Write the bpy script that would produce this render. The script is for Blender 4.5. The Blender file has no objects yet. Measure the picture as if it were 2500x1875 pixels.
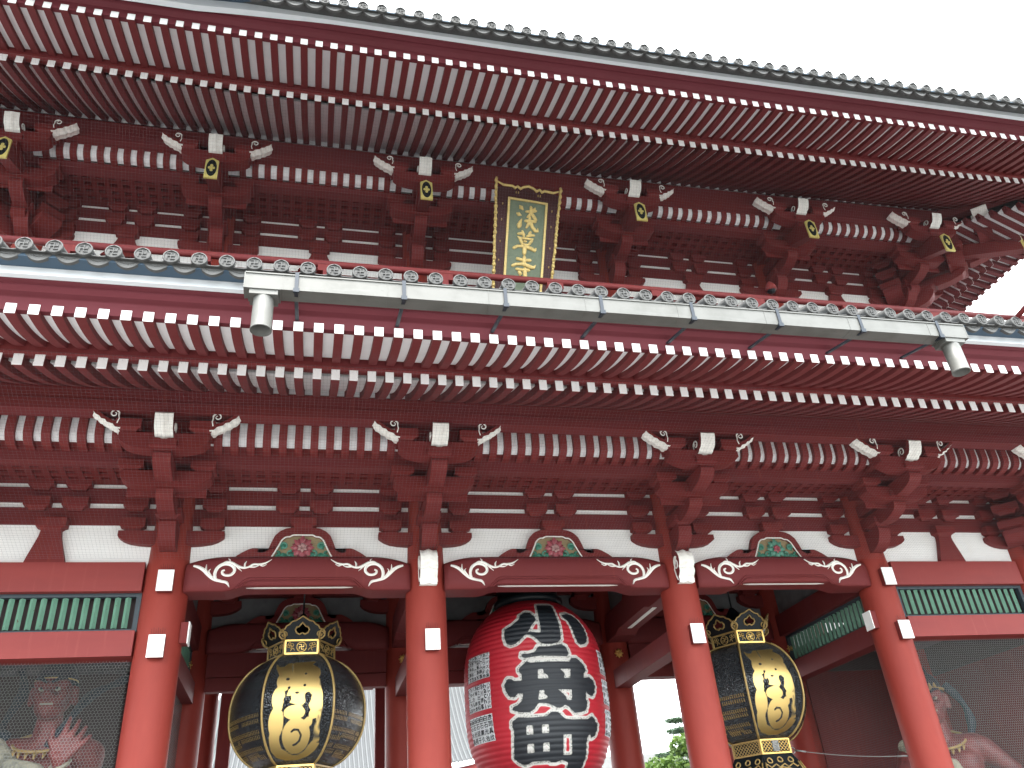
import bpy, bmesh, math, random
import numpy as np
from mathutils import Vector, Matrix
random.seed(7)
R = math.radians
PI = math.pi
sc = bpy.context.scene
COL = sc.collection

# ------------------------------------------------------------------ camera, sky, sun, exposure
cam_d = bpy.data.cameras.new("camera")
cam = bpy.data.objects.new("camera", cam_d)
COL.objects.link(cam)
sc.camera = cam
cam_d.sensor_width = 36.0
cam_d.lens = 2011.72 / 2500 * 36
cam_d.clip_start, cam_d.clip_end = 0.1, 3000
cr = Vector((0.9732, -0.21638, -0.07783)); cd = Vector((0.04752, 0.5204, -0.8526)); cf = Vector((0.22499, 0.82605, 0.51674))
m = Matrix((cr, -cd, -cf)).transposed().to_4x4()
m.translation = Vector((-4.3547, -14.2140, 1.6))
cam.matrix_world = m

SUN_EL, SUN_AZ = 62.0, 196.0
world = bpy.data.worlds.new("World"); sc.world = world
world.use_nodes = True
wn = world.node_tree; wn.nodes.clear()
wo = wn.nodes.new('ShaderNodeOutputWorld'); bg = wn.nodes.new('ShaderNodeBackground')
sky = wn.nodes.new('ShaderNodeTexSky'); sky.sky_type = 'NISHITA'; sky.sun_disc = False
sky.sun_elevation = R(SUN_EL); sky.sun_rotation = R(SUN_AZ)
sky.air_density = 1.0; sky.dust_density = 6.0; sky.ozone_density = 1.0
# a closed cloud deck: the clear sky washed almost to white
mixw = wn.nodes.new('ShaderNodeMix'); mixw.data_type = 'RGBA'; mixw.inputs[0].default_value = 0.80
mixw.inputs[7].default_value = (12.6, 13.3, 13.6, 1)
cl = wn.nodes.new('ShaderNodeTexNoise'); cl.inputs['Scale'].default_value = 1.6; cl.inputs['Detail'].default_value = 4
cm = wn.nodes.new('ShaderNodeMapRange'); cm.inputs[1].default_value = .3; cm.inputs[2].default_value = .7
cm.inputs[3].default_value = .93; cm.inputs[4].default_value = 1.05
mul = wn.nodes.new('ShaderNodeVectorMath'); mul.operation = 'SCALE'
wn.links.new(sky.outputs[0], mixw.inputs[6])
wn.links.new(cl.outputs[0], cm.inputs[0])
wn.links.new(mixw.outputs[2], mul.inputs[0]); wn.links.new(cm.outputs[0], mul.inputs[3])
wn.links.new(mul.outputs[0], bg.inputs[0])
bg.inputs[1].default_value = 0.10
wn.links.new(bg.outputs[0], wo.inputs[0])

sd = bpy.data.lights.new("sun", 'SUN'); sun = bpy.data.objects.new("sun", sd); COL.objects.link(sun)
sd.energy = 0.8; sd.angle = R(25); sd.color = (1.0, 0.97, 0.93)
tos = Vector((math.sin(R(SUN_AZ)) * math.cos(R(SUN_EL)), math.cos(R(SUN_AZ)) * math.cos(R(SUN_EL)), math.sin(R(SUN_EL))))
sun.rotation_euler = tos.to_track_quat('Z', 'Y').to_euler()
sc.view_settings.view_transform = 'Standard'; sc.view_settings.look = 'None'
sc.view_settings.gamma = 1; sc.view_settings.use_curve_mapping = False
sc.view_settings.exposure = 2.85
sc.render.engine = 'CYCLES'
sc.cycles.max_bounces = 8; sc.cycles.diffuse_bounces = 5; sc.cycles.use_denoising = True

# ------------------------------------------------------------------ helpers
class MB:
    def __init__(s): s.v = []; s.f = []; s.m = []; s.s = []
    def face(s, idx, mi=0, sm=False): s.f.append(tuple(idx)); s.m.append(mi); s.s.append(sm)
    def add(s, vs, fs, mi=0, sm=False):
        o = len(s.v); s.v += [tuple(p) for p in vs]
        for f in fs: s.face([o + i for i in f], mi, sm)
    def box(s, x0, x1, y0, y1, z0, z1, mi=0):
        s.add([(x0,y0,z0),(x1,y0,z0),(x1,y1,z0),(x0,y1,z0),(x0,y0,z1),(x1,y0,z1),(x1,y1,z1),(x0,y1,z1)],
              [(0,3,2,1),(4,5,6,7),(0,1,5,4),(1,2,6,5),(2,3,7,6),(3,0,4,7)], mi)
    def taper(s, x0, x1, y0, y1, z0, z1, i, mi=0):      # box whose bottom is inset by i
        s.add([(x0+i,y0+i,z0),(x1-i,y0+i,z0),(x1-i,y1-i,z0),(x0+i,y1-i,z0),(x0,y0,z1),(x1,y0,z1),(x1,y1,z1),(x0,y1,z1)],
              [(0,3,2,1),(4,5,6,7),(0,1,5,4),(1,2,6,5),(2,3,7,6),(3,0,4,7)], mi)
    def prism(s, poly, ax, a0, a1, mi=0, sides=None, sm=False):   # polygon extruded along ax ('x': poly=(y,z); 'y': (x,z); 'z': (x,y))
        n = len(poly)
        P = {'x': lambda a, p: (a, p[0], p[1]), 'y': lambda a, p: (p[0], a, p[1]), 'z': lambda a, p: (p[0], p[1], a)}[ax]
        o = len(s.v)
        s.v += [P(a0, p) for p in poly] + [P(a1, p) for p in poly]
        s.face([o+i for i in range(n)][::-1], mi); s.face([o+n+i for i in range(n)], mi)
        for i in range(n):
            j = (i+1) % n
            s.face((o+i, o+j, o+n+j, o+n+i), mi if sides is None else sides, sm)
    def tube(s, pts, r, n=6, mi=0, cap=True, sm=True):
        pts = [Vector(p) for p in pts]; rr = r if isinstance(r, (list, tuple)) else [r]*len(pts)
        o = len(s.v); up = None
        for i, p in enumerate(pts):
            t = (pts[min(i+1, len(pts)-1)] - pts[max(i-1, 0)])
            if t.length < 1e-9: t = Vector((0,0,1))
            t.normalize()
            if up is None:
                up = Vector((0,0,1)) if abs(t.z) < .9 else Vector((1,0,0))
            a = t.cross(up)
            if a.length < 1e-6: a = t.orthogonal()
            a.normalize(); b = a.cross(t).normalized(); up = b
            for k in range(n):
                c = 2*PI*k/n
                s.v.append(tuple(p + (a*math.cos(c) + b*math.sin(c))*rr[i]))
        for i in range(len(pts)-1):
            for k in range(n):
                k2 = (k+1) % n
                s.face((o+i*n+k, o+i*n+k2, o+(i+1)*n+k2, o+(i+1)*n+k), mi, sm)
        if cap:
            s.face([o+k for k in range(n)][::-1], mi); e = o+(len(pts)-1)*n
            s.face([e+k for k in range(n)], mi)
    def lathe(s, prof, n=32, c=(0,0,0), mi=0, sm=True, cap=False):   # prof (r,z)
        o = len(s.v)
        for r, z in prof:
            for k in range(n):
                a = 2*PI*k/n; s.v.append((c[0]+r*math.cos(a), c[1]+r*math.sin(a), c[2]+z))
        for i in range(len(prof)-1):
            for k in range(n):
                k2 = (k+1) % n
                s.face((o+i*n+k, o+i*n+k2, o+(i+1)*n+k2, o+(i+1)*n+k), mi, sm)
        if cap:
            s.face([o+k for k in range(n)][::-1], mi); e = o+(len(prof)-1)*n; s.face([e+k for k in range(n)], mi)
    def xf(s, M, start=0):
        for i in range(start, len(s.v)): s.v[i] = tuple(M @ Vector(s.v[i]))
    def merge(s, o, M=None, mo=0):
        b = len(s.v)
        s.v += [tuple(M @ Vector(v)) if M else v for v in o.v]
        for f, mi, sm in zip(o.f, o.m, o.s): s.face([b+i for i in f], mi+mo, sm)
    def mesh(s, name, mats):
        me = bpy.data.meshes.new(name); me.from_pydata(s.v, [], s.f); me.update()
        me.polygons.foreach_set('material_index', s.m); me.polygons.foreach_set('use_smooth', s.s)
        for mt in (mats if isinstance(mats, (list, tuple)) else [mats]): me.materials.append(mt)
        return me
    def obj(s, name, mats, parent=None, loc=None):
        return link(name, s.mesh(name, mats), parent, loc)

def link(name, data, parent=None, loc=None, rot=None):
    o = bpy.data.objects.new(name, data); COL.objects.link(o)
    if parent: o.parent = parent
    if loc is not None: o.location = loc
    if rot is not None: o.rotation_euler = rot
    return o
def tag(o, label=None, cat=None, group=None, kind=None):
    if label: o['label'] = label
    if cat: o['category'] = cat
    if group: o['group'] = group
    if kind: o['kind'] = kind
    return o
def thing(name, label, cat, loc=(0,0,0), rot=(0,0,0), group=None):
    o = link(name, None, None, loc, rot); return tag(o, label, cat, group)
def copy_tree(o, parent=None):
    c = o.copy(); COL.objects.link(c)
    if parent: c.parent = parent
    for ch in list(o.children): copy_tree(ch, c)
    return c
_txt = {}
def text_tris(body, off=0.0):         # glyph outlines as flat polygons, 1 em = 1
    key = (body, off)
    if key not in _txt:
        cu = bpy.data.curves.new('t', 'FONT'); cu.body = body; cu.offset = off; cu.size = 1; cu.resolution_u = 2
        o = bpy.data.objects.new('t', cu); COL.objects.link(o)
        dg = bpy.context.evaluated_depsgraph_get(); dg.update()
        me = bpy.data.meshes.new_from_object(o.evaluated_get(dg))
        _txt[key] = ([tuple(v.co) for v in me.vertices], [tuple(p.vertices) for p in me.polygons])
        bpy.data.objects.remove(o); bpy.data.curves.remove(cu); bpy.data.meshes.remove(me)
    return _txt[key]
def extrude_flat(mb, V, F, P, n0, n1, mi=0):   # flat polygons V,F turned by P(x,y,h) with front at n1 and back at n0, open walls closed
    o = len(mb.v); k = len(V)
    mb.v += [P(x, y, n1) for x, y in V] + [P(x, y, n0) for x, y in V]
    cnt = {}
    for f in F:
        mb.face([o+i for i in f], mi)
        for a, b in zip(f, f[1:]+f[:1]): cnt[(a, b)] = cnt.get((a, b), 0)+1
    for (a, b) in cnt:
        if (b, a) not in cnt: mb.face((o+a, o+k+a, o+k+b, o+b), mi)

# ------------------------------------------------------------------ materials
def mat(name, col, rough=.6, metal=0, spec=.5, noise=None, bump=None, coat=0, streak=None):
    mt = bpy.data.materials.new(name); mt.use_nodes = True
    nt = mt.node_tree; b = nt.nodes['Principled BSDF']
    b.inputs['Base Color'].default_value = (*col, 1); b.inputs['Roughness'].default_value = rough
    b.inputs['Metallic'].default_value = metal; b.inputs['Specular IOR Level'].default_value = spec
    b.inputs['Coat Weight'].default_value = coat
    tc = nt.nodes.new('ShaderNodeTexCoord')
    src = None
    def ramp(fac, c0, c1, p0, p1):
        r = nt.nodes.new('ShaderNodeValToRGB'); r.color_ramp.elements[0].position = p0; r.color_ramp.elements[1].position = p1
        r.color_ramp.elements[0].color = (*c0, 1); r.color_ramp.elements[1].color = (*c1, 1)
        nt.links.new(fac, r.inputs[0]); return r.outputs[0]
    if noise:       # list of (scale vec, colour, lo, hi): colour shows where the noise is high
        cur = None
        for sv, c2, lo, hi in noise:
            mp = nt.nodes.new('ShaderNodeMapping'); mp.inputs['Scale'].default_value = sv
            nt.links.new(tc.outputs['Object'], mp.inputs[0])
            n = nt.nodes.new('ShaderNodeTexNoise'); n.inputs['Scale'].default_value = 1; n.inputs['Detail'].default_value = 6; n.inputs['Roughness'].default_value = .6
            nt.links.new(mp.outputs[0], n.inputs[0])
            mr = nt.nodes.new('ShaderNodeMapRange'); mr.inputs[1].default_value = lo; mr.inputs[2].default_value = hi
            nt.links.new(n.outputs[0], mr.inputs[0])
            mx = nt.nodes.new('ShaderNodeMix'); mx.data_type = 'RGBA'
            nt.links.new(mr.outputs[0], mx.inputs[0])
            if cur is None: mx.inputs[6].default_value = (*col, 1)
            else: nt.links.new(cur, mx.inputs[6])
            mx.inputs[7].default_value = (*c2, 1); cur = mx.outputs[2]
        nt.links.new(cur, b.inputs['Base Color'])
    if bump:
        sv, strength, dist = bump
        mp = nt.nodes.new('ShaderNodeMapping'); mp.inputs['Scale'].default_value = sv
        nt.links.new(tc.outputs['Object'], mp.inputs[0])
        n = nt.nodes.new('ShaderNodeTexNoise'); n.inputs['Scale'].default_value = 1; n.inputs['Detail'].default_value = 5
        nt.links.new(mp.outputs[0], n.inputs[0])
        bp = nt.nodes.new('ShaderNodeBump'); bp.inputs['Strength'].default_value = strength; bp.inputs['Distance'].default_value = dist
        nt.links.new(n.outputs[0], bp.inputs['Height']); nt.links.new(bp.outputs[0], b.inputs['Normal'])
    return mt

M = {}
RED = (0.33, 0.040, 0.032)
M['red'] = mat('vermilion_paint', (0.150,0.0265,0.0265), .62, spec=.14, noise=[((1.2,1.2,.8), (0.14,0.02108,0.0186), .42, .68), ((9,9,1.5), (0.185,0.03472,0.02728), .55, .8), ((3,3,14), (0.13,0.0248,0.0217), .62, .8)], bump=((30,30,8), .12, .004))  # red darkened for woodwork under the eaves, shade kept in the colour
M['red_beam'] = mat('vermilion_beam_shaded', (0.135,0.0260,0.0280), .6, spec=.16, noise=[((.6,2,2), (0.135,0.02304,0.02112), .4, .7), ((14,4,.8), (0.18,0.0384,0.032), .58, .8)], bump=((6,30,30), .1, .004))  # beam copy of the red, darkened to hold the eaves' shade
M['red_col'] = mat('vermilion_column_lit', (0.238,0.036,0.026), .55, spec=.2, noise=[((1.5,1.5,.5), (0.1922,0.02584,0.01972), .42, .72), ((10,10,1), (0.248,0.04216,0.0306), .6, .8)], bump=((14,14,3), .1, .004))  # lighter copy of the red, the columns' stronger light put in the colour
M['rafter'] = mat('rafter_paint_shaded', (0.132,0.0262,0.0285), .6, spec=.14, noise=[((1.4,.8,1.4), (0.1092,0.02046,0.01914), .4, .7), ((30,2.2,6), (0.1872,0.066,0.0561), .6, .84)])  # rafter copy of the red, shade and bluish haze in the colour
M['plaster'] = mat('white_plaster', (.82,.82,.80), .85, spec=.2, noise=[((1.2,1.2,1.2), (.76,.76,.74), .45, .75), ((6,6,2), (.78,.77,.73), .55, .8)])
M['soffit'] = mat('soffit_board_white', (.84,.85,.86), .8, spec=.2, noise=[((2,2,2), (.76,.76,.77), .45, .75), ((12,2,2), (.6,.59,.57), .66, .85)])
M['cap'] = mat('white_end_paint', (.84,.84,.83), .55, noise=[((5,5,5), (.74,.73,.71), .58, .8)])
M['carve'] = mat('white_carving_paint', (.80,.79,.74), .6, noise=[((7,7,7), (.62,.59,.52), .55, .8)], bump=((25,25,25), .3, .01))
M['tile'] = mat('grey_roof_tile', (.072,.072,.070), .65, spec=.3, noise=[((4,4,4), (.055,.055,.054), .45, .7), ((22,22,22), (.09,.09,.085), .55, .8)], bump=((40,40,40), .3, .006))
M['tileunder'] = mat('blue_grey_boarding', (.035,.065,.10), .7)
M['strip'] = mat('white_painted_board', (.60,.63,.65), .6, noise=[((3,3,3), (.52,.55,.57), .55, .8)])
M['steel'] = mat('weathered_zinc', (.095,.095,.087), .5, metal=.1, noise=[((3,3,3), (.07,.07,.062), .45, .7), ((1.2,20,20), (.108,.108,.1), .55, .75), ((10,10,10), (.04,.038,.033), .66, .78)])
M['strap'] = mat('blue_grey_iron', (.013,.019,.028), .5, metal=.3)
M['gold'] = mat('gilt', (0.68,0.4505,0.136), .32, metal=.75, noise=[((9,9,9), (0.527,0.34,0.1105), .5, .75)])
M['goldpaint'] = mat('gold_paint', (.36,.245,.085), .42, metal=.25, noise=[((14,14,14), (.25,.165,.06), .5, .75)])
M['black'] = mat('black_lacquer', (.006,.009,.011), .35, spec=.22)
M['darkred'] = mat('dark_red_lacquer', (.045,.012,.012), .5, spec=.2, noise=[((8,8,8), (.03,.009,.01), .5, .7)])
M['green'] = mat('verdigris_paint', (.105,.235,.165), .65, noise=[((9,9,5), (.125,.265,.19), .45, .6), ((26,26,12), (.09,.065,.03), .64, .70)])
M['darkframe'] = mat('dark_blue_frame', (.03,.045,.055), .6)
M['patina'] = mat('patina_green_board', (.105,.135,.085), .65, noise=[((12,12,12), (.13,.16,.10), .45, .65), ((30,30,30), (.05,.09,.075), .6, .75)])
M['wire'] = mat('galvanised_wire', (0.21,0.21,0.203), .5, metal=.2)
M['net'] = mat('grey_netting_cord', (.13,.13,.14), .8)
M['wiredark'] = mat('shaded_wire', (.04,.038,.036), .6)  # darker copy of the mesh wire, keeps the side screens in shade
M['dark'] = mat('dark_interior_shade', (.045,.03,.03), .8)  # near-black that puts the interior's shade into the colour
M['grey'] = mat('grey_plaster', (0.15,0.155,0.16), .85, noise=[((3,3,3), (0.11,0.115,0.12), .45, .7)])  # plaster greyed for the passage shade, also used as plain grey
M['boxwhite'] = mat('white_box_cover', (.80,.80,.79), .5)
M['stone'] = mat('paving_stone', (.23,.228,.222), .8, noise=[((.6,.6,.6), (.19,.188,.183), .4, .7), ((9,9,9), (.26,.258,.25), .5, .8)])
M['red_face'] = mat('vermilion_face_lit', (.225,.035,.031), .5, spec=.25, noise=[((.6,2,2), (.195,.030,.028), .4, .7), ((14,4,.8), (.24,.046,.04), .58, .8)], bump=((6,30,30), .1, .004))  # lighter copy of the beam red, brightness of the outer bays painted in
M['red_fascia'] = mat('vermilion_eave_shaded', (.108,.021,.028), .6, spec=.16, noise=[((.5,2,2), (.095,.018,.023), .4, .7)])  # darkest copy of the red, eave shade and haze painted in
M['yellow'] = mat('yellow_gilt', (.62,.53,.17), .4, metal=.1)
M['goldleaf'] = mat('gold_leaf', (.58,.43,.15), .5, metal=.1, noise=[((14,14,14), (.44,.31,.11), .5, .75)])
M['granite'] = mat('granite_base', (.16,.157,.15), .7, noise=[((30,30,30), (.10,.10,.10), .5, .7)])
M['pinkpaint'] = mat('lotus_pink_paint', (0.312,0.06,0.078), .6, noise=[((20,20,20), (0.432,0.204,0.216), .5, .75)])
M['leafpaint'] = mat('lotus_green_paint', (0.018,0.15,0.096), .6, noise=[((20,20,20), (0.072,0.252,0.168), .5, .75)])
M['petaldark'] = mat('lotus_dark_red_paint', (0.18,0.018,0.03), .6)
M['petalpale'] = mat('lotus_pale_paint', (0.42,0.252,0.24), .6)
M['leafpale'] = mat('lotus_pale_green_paint', (0.084,0.252,0.18), .6)
M['ochre'] = mat('ochre_paint', (0.3,0.228,0.12), .7, noise=[((12,12,12), (0.24,0.174,0.09), .5, .75)])
M['skin'] = mat('statue_red_lacquer', (.15,.026,.024), .5, noise=[((5,5,5), (.09,.018,.018), .42, .66), ((16,16,16), (.19,.06,.05), .6, .8)], bump=((8,8,8), .4, .03))
M['cloth'] = mat('statue_faded_robe', (.30,.285,.21), .8, noise=[((6,6,6), (.12,.13,.11), .45, .65), ((14,14,14), (.42,.39,.28), .55, .75)], bump=((5,5,9), .9, .06))
M['blue'] = mat('statue_blue_ribbon', (.010,.022,.034), .7, noise=[((8,8,8), (.03,.045,.052), .5, .7)])
M['hair'] = mat('statue_dark_hair', (.015,.02,.028), .6)
M['eye'] = mat('statue_eye_white', (.22,.20,.15), .4)
M['hallroof'] = mat('pale_metal_roof', (.052,.054,.055), .6, spec=.2, noise=[((.6,.6,.6), (.046,.048,.05), .45, .7)])  # roof pans darker than their ribs to deepen the shading between
M['hallrib'] = mat('pale_metal_roof_rib', (.078,.08,.081), .6, spec=.2)
M['bark'] = mat('bark', (.10,.07,.05), .9)
def leafmat(name, c1, c2, tr=.25):
    mt = bpy.data.materials.new(name); mt.use_nodes = True; nt = mt.node_tree; b = nt.nodes['Principled BSDF']
    g = nt.nodes.new('ShaderNodeNewGeometry'); rp = nt.nodes.new('ShaderNodeValToRGB')
    rp.color_ramp.elements[0].color = (*c1, 1); rp.color_ramp.elements[1].color = (*c2, 1)
    nt.links.new(g.outputs['Random Per Island'], rp.inputs[0]); nt.links.new(rp.outputs[0], b.inputs['Base Color'])
    b.inputs['Roughness'].default_value = .6
    b.inputs['Subsurface Weight'].default_value = 0
    t = nt.nodes.new('ShaderNodeBsdfTranslucent'); nt.links.new(rp.outputs[0], t.inputs[0])
    ms = nt.nodes.new('ShaderNodeMixShader'); ms.inputs[0].default_value = tr
    nt.links.new(b.outputs[0], ms.inputs[1]); nt.links.new(t.outputs[0], ms.inputs[2])
    nt.links.new(ms.outputs[0], nt.nodes['Material Output'].inputs[0]); return mt
M['leaf'] = leafmat('fresh_leaves', (.04,.09,.014), (.12,.19,.035))
M['leafdark'] = leafmat('pine_needles', (.018,.045,.022), (.04,.08,.03))

def ink_material(name, base, ink, border, width, rough, fleck=None, bumpmix=None):
    """paint on a surface: the point attribute 'ink' holds the distance to the painted mark"""
    mt = bpy.data.materials.new(name); mt.use_nodes = True; nt = mt.node_tree; b = nt.nodes['Principled BSDF']
    at = nt.nodes.new('ShaderNodeAttribute'); at.attribute_name = 'ink'
    tc = nt.nodes.new('ShaderNodeTexCoord')
    def lt(thr, soft=.006):
        r = nt.nodes.new('ShaderNodeMapRange'); r.inputs[1].default_value = thr-soft; r.inputs[2].default_value = thr+soft
        r.inputs[3].default_value = 1; r.inputs[4].default_value = 0; nt.links.new(at.outputs['Fac'], r.inputs[0]); return r.outputs[0]
    n = nt.nodes.new('ShaderNodeTexNoise'); n.inputs['Scale'].default_value = 2.2; n.inputs['Detail'].default_value = 5
    nt.links.new(tc.outputs['Object'], n.inputs[0])
    m0 = nt.nodes.new('ShaderNodeMix'); m0.data_type = 'RGBA'; nt.links.new(n.outputs[0], m0.inputs[0])
    m0.inputs[6].default_value = (*base, 1); m0.inputs[7].default_value = (*[c*.72 for c in base], 1)
    cur = m0.outputs[2]
    if border:
        n2 = nt.nodes.new('ShaderNodeTexNoise'); n2.inputs['Scale'].default_value = 34; n2.inputs['Detail'].default_value = 3
        nt.links.new(tc.outputs['Object'], n2.inputs[0])
        r2 = nt.nodes.new('ShaderNodeMapRange'); r2.inputs[1].default_value = .48; r2.inputs[2].default_value = .62
        nt.links.new(n2.outputs[0], r2.inputs[0])
        inner = nt.nodes.new('ShaderNodeMath'); inner.operation = 'MULTIPLY'; nt.links.new(r2.outputs[0], inner.inputs[0]); nt.links.new(lt(width*.62), inner.inputs[1])
        mb_ = nt.nodes.new('ShaderNodeMix'); mb_.data_type = 'RGBA'; nt.links.new(inner.outputs[0], mb_.inputs[0])
        mb_.inputs[6].default_value = (*border, 1); mb_.inputs[7].default_value = (.16,.17,.15,1)
        mx = nt.nodes.new('ShaderNodeMix'); mx.data_type = 'RGBA'; nt.links.new(lt(width), mx.inputs[0])
        nt.links.new(cur, mx.inputs[6]); nt.links.new(mb_.outputs[2], mx.inputs[7]); cur = mx.outputs[2]
    mx = nt.nodes.new('ShaderNodeMix'); mx.data_type = 'RGBA'; nt.links.new(lt(0), mx.inputs[0])
    nt.links.new(cur, mx.inputs[6]); mx.inputs[7].default_value = (*ink, 1); cur = mx.outputs[2]
    if fleck:   # pale scratches
        mp = nt.nodes.new('ShaderNodeMapping'); mp.inputs['Scale'].default_value = fleck[0]
        nt.links.new(tc.outputs['Object'], mp.inputs[0])
        n3 = nt.nodes.new('ShaderNodeTexNoise'); n3.inputs['Scale'].default_value = 1; n3.inputs['Detail'].default_value = 8
        nt.links.new(mp.outputs[0], n3.inputs[0])
        r3 = nt.nodes.new('ShaderNodeMapRange'); r3.inputs[1].default_value = fleck[1]; r3.inputs[2].default_value = fleck[1]+.05
        nt.links.new(n3.outputs[0], r3.inputs[0])
        mx = nt.nodes.new('ShaderNodeMix'); mx.data_type = 'RGBA'; nt.links.new(r3.outputs[0], mx.inputs[0])
        nt.links.new(cur, mx.inputs[6]); mx.inputs[7].default_value = (*fleck[2], 1); cur = mx.outputs[2]
    nt.links.new(cur, b.inputs['Base Color']); b.inputs['Roughness'].default_value = rough
    if bumpmix:   # stippled lacquer where there is no ink, gold leaf where there is
        vo = nt.nodes.new('ShaderNodeTexVoronoi'); vo.feature = 'DISTANCE_TO_EDGE'; vo.inputs['Scale'].default_value = bumpmix
        nt.links.new(tc.outputs['Object'], vo.inputs[0])
        rv = nt.nodes.new('ShaderNodeMapRange'); rv.inputs[1].default_value = 0; rv.inputs[2].default_value = .16
        nt.links.new(vo.outputs[0], rv.inputs[0])
        mq = nt.nodes.new('ShaderNodeMix'); mq.data_type = 'RGBA'; nt.links.new(rv.outputs[0], mq.inputs[0]); mq.inputs[6].default_value = (.002,.003,.004,1); mq.inputs[7].default_value = (.024,.029,.034,1)  # grey blobs, black lines: sky sheen on the stipple put into the colour
        mk = nt.nodes.new('ShaderNodeMix'); mk.data_type = 'RGBA'; nt.links.new(lt(0), mk.inputs[0]); nt.links.new(mq.outputs[2], mk.inputs[6]); nt.links.new(cur, mk.inputs[7]); nt.links.new(mk.outputs[2], b.inputs['Base Color'])
        inv = nt.nodes.new('ShaderNodeMapRange'); inv.inputs[3].default_value = .8; inv.inputs[4].default_value = .05
        nt.links.new(lt(0), inv.inputs[0])
        bp = nt.nodes.new('ShaderNodeBump'); bp.inputs['Distance'].default_value = .02
        nt.links.new(inv.outputs[0], bp.inputs['Strength']); nt.links.new(rv.outputs[0], bp.inputs['Height'])
        nt.links.new(bp.outputs[0], b.inputs['Normal'])
        nt.links.new(lt(0), b.inputs['Metallic'])
        rr = nt.nodes.new('ShaderNodeMapRange'); rr.inputs[3].default_value = .22; rr.inputs[4].default_value = .42
        nt.links.new(lt(0), rr.inputs[0]); nt.links.new(rr.outputs[0], b.inputs['Roughness'])
    return mt
M['paper'] = ink_material('red_lantern_paper', (.40,.010,.022), (.006,.009,.013), (.46,.45,.42), .052, .55, fleck=((90,90,1.6), .72, (.30,.27,.25)))
M['copper'] = ink_material('black_and_gold_copper', (.012,.018,.024), (.62,.45,.17), None, 0, .3, bumpmix=30)

def sdf_polys(P, solids, holes):
    """signed distance (negative inside) of points P (n,2) to the union of polygons minus holes"""
    d = np.full(len(P), 1e9); ins = np.zeros(len(P), bool); hin = np.zeros(len(P), bool)
    for k, poly in enumerate(solids+holes):
        A = np.array(poly, float); B = np.roll(A, -1, 0); inside = np.zeros(len(P), bool)
        dk = np.full(len(P), 1e9)
        for a, b in zip(A, B):
            e = b-a; w = P-a; t = np.clip((w@e)/(e@e+1e-12), 0, 1)
            dk = np.minimum(dk, np.hypot(*(w-t[:,None]*e).T))
            c = ((a[1] > P[:,1]) != (b[1] > P[:,1]))
            with np.errstate(divide='ignore', invalid='ignore'):
                x = a[0]+(P[:,1]-a[1])*e[0]/(e[1] if e[1] else 1e-9)
            inside ^= c & (P[:,0] < x)
        s = np.where(inside, -dk, dk)
        if k < len(solids): d = np.minimum(d, s)
        else: d = np.maximum(d, -s)
    return d
def sdf_ell(P, E):
    d = np.full(len(P), 1e9)
    for x, z, a, b in E:
        q = np.hypot((P[:,0]-x)/a, (P[:,1]-z)/b); d = np.minimum(d, (q-1)*min(a, b))
    return d

# ------------------------------------------------------------------ ground and surroundings
g = MB(); g.add([(-400,-400,0),(400,-400,0),(400,500,0),(-400,500,0)], [(0,1,2,3)])
tag(g.obj('ground', M['stone']), kind='structure')
g = MB(); g.box(-5, 5, -60, -1.5, -.05, .012); g.box(-5, 5, 10.5, 62, -.05, .012)
tag(g.obj('path', M['granite']), kind='structure')

# ------------------------------------------------------------------ the gate
gate = thing('temple_gate', 'huge two-storey vermilion temple gate with white-tipped rafters and grey tiled eaves', 'gate')
P = 4.8/19
CX = [-10.42, -6.684, -2.4, 2.4, 6.684, 10.42]
def part(name, mb, mats, loc=None, parent=gate): return mb.obj(name, mats, parent, loc)

mb = MB(); mb.box(-12, 12, -1.5, 9.5, -.1, .28); part('stone_base', mb, M['granite'])

# columns: three rows, the front row carries on up behind the brackets
def column_mesh(r, top):
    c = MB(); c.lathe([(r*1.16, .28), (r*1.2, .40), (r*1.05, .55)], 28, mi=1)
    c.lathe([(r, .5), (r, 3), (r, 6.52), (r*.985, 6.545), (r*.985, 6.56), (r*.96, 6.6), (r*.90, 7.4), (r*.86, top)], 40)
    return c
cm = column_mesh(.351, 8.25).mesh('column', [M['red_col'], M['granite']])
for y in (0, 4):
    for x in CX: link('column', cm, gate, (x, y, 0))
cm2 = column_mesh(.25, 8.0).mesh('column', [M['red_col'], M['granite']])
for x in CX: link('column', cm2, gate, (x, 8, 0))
# door posts in the rear row
for x in (-6.29, -2.56, 2.56, 6.29):
    mb = MB(); mb.box(-.15, .15, 7.62, 7.9, .28, 6.1); part('door_post', mb, M['red'], (x*0.985, 0, 0))

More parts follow.
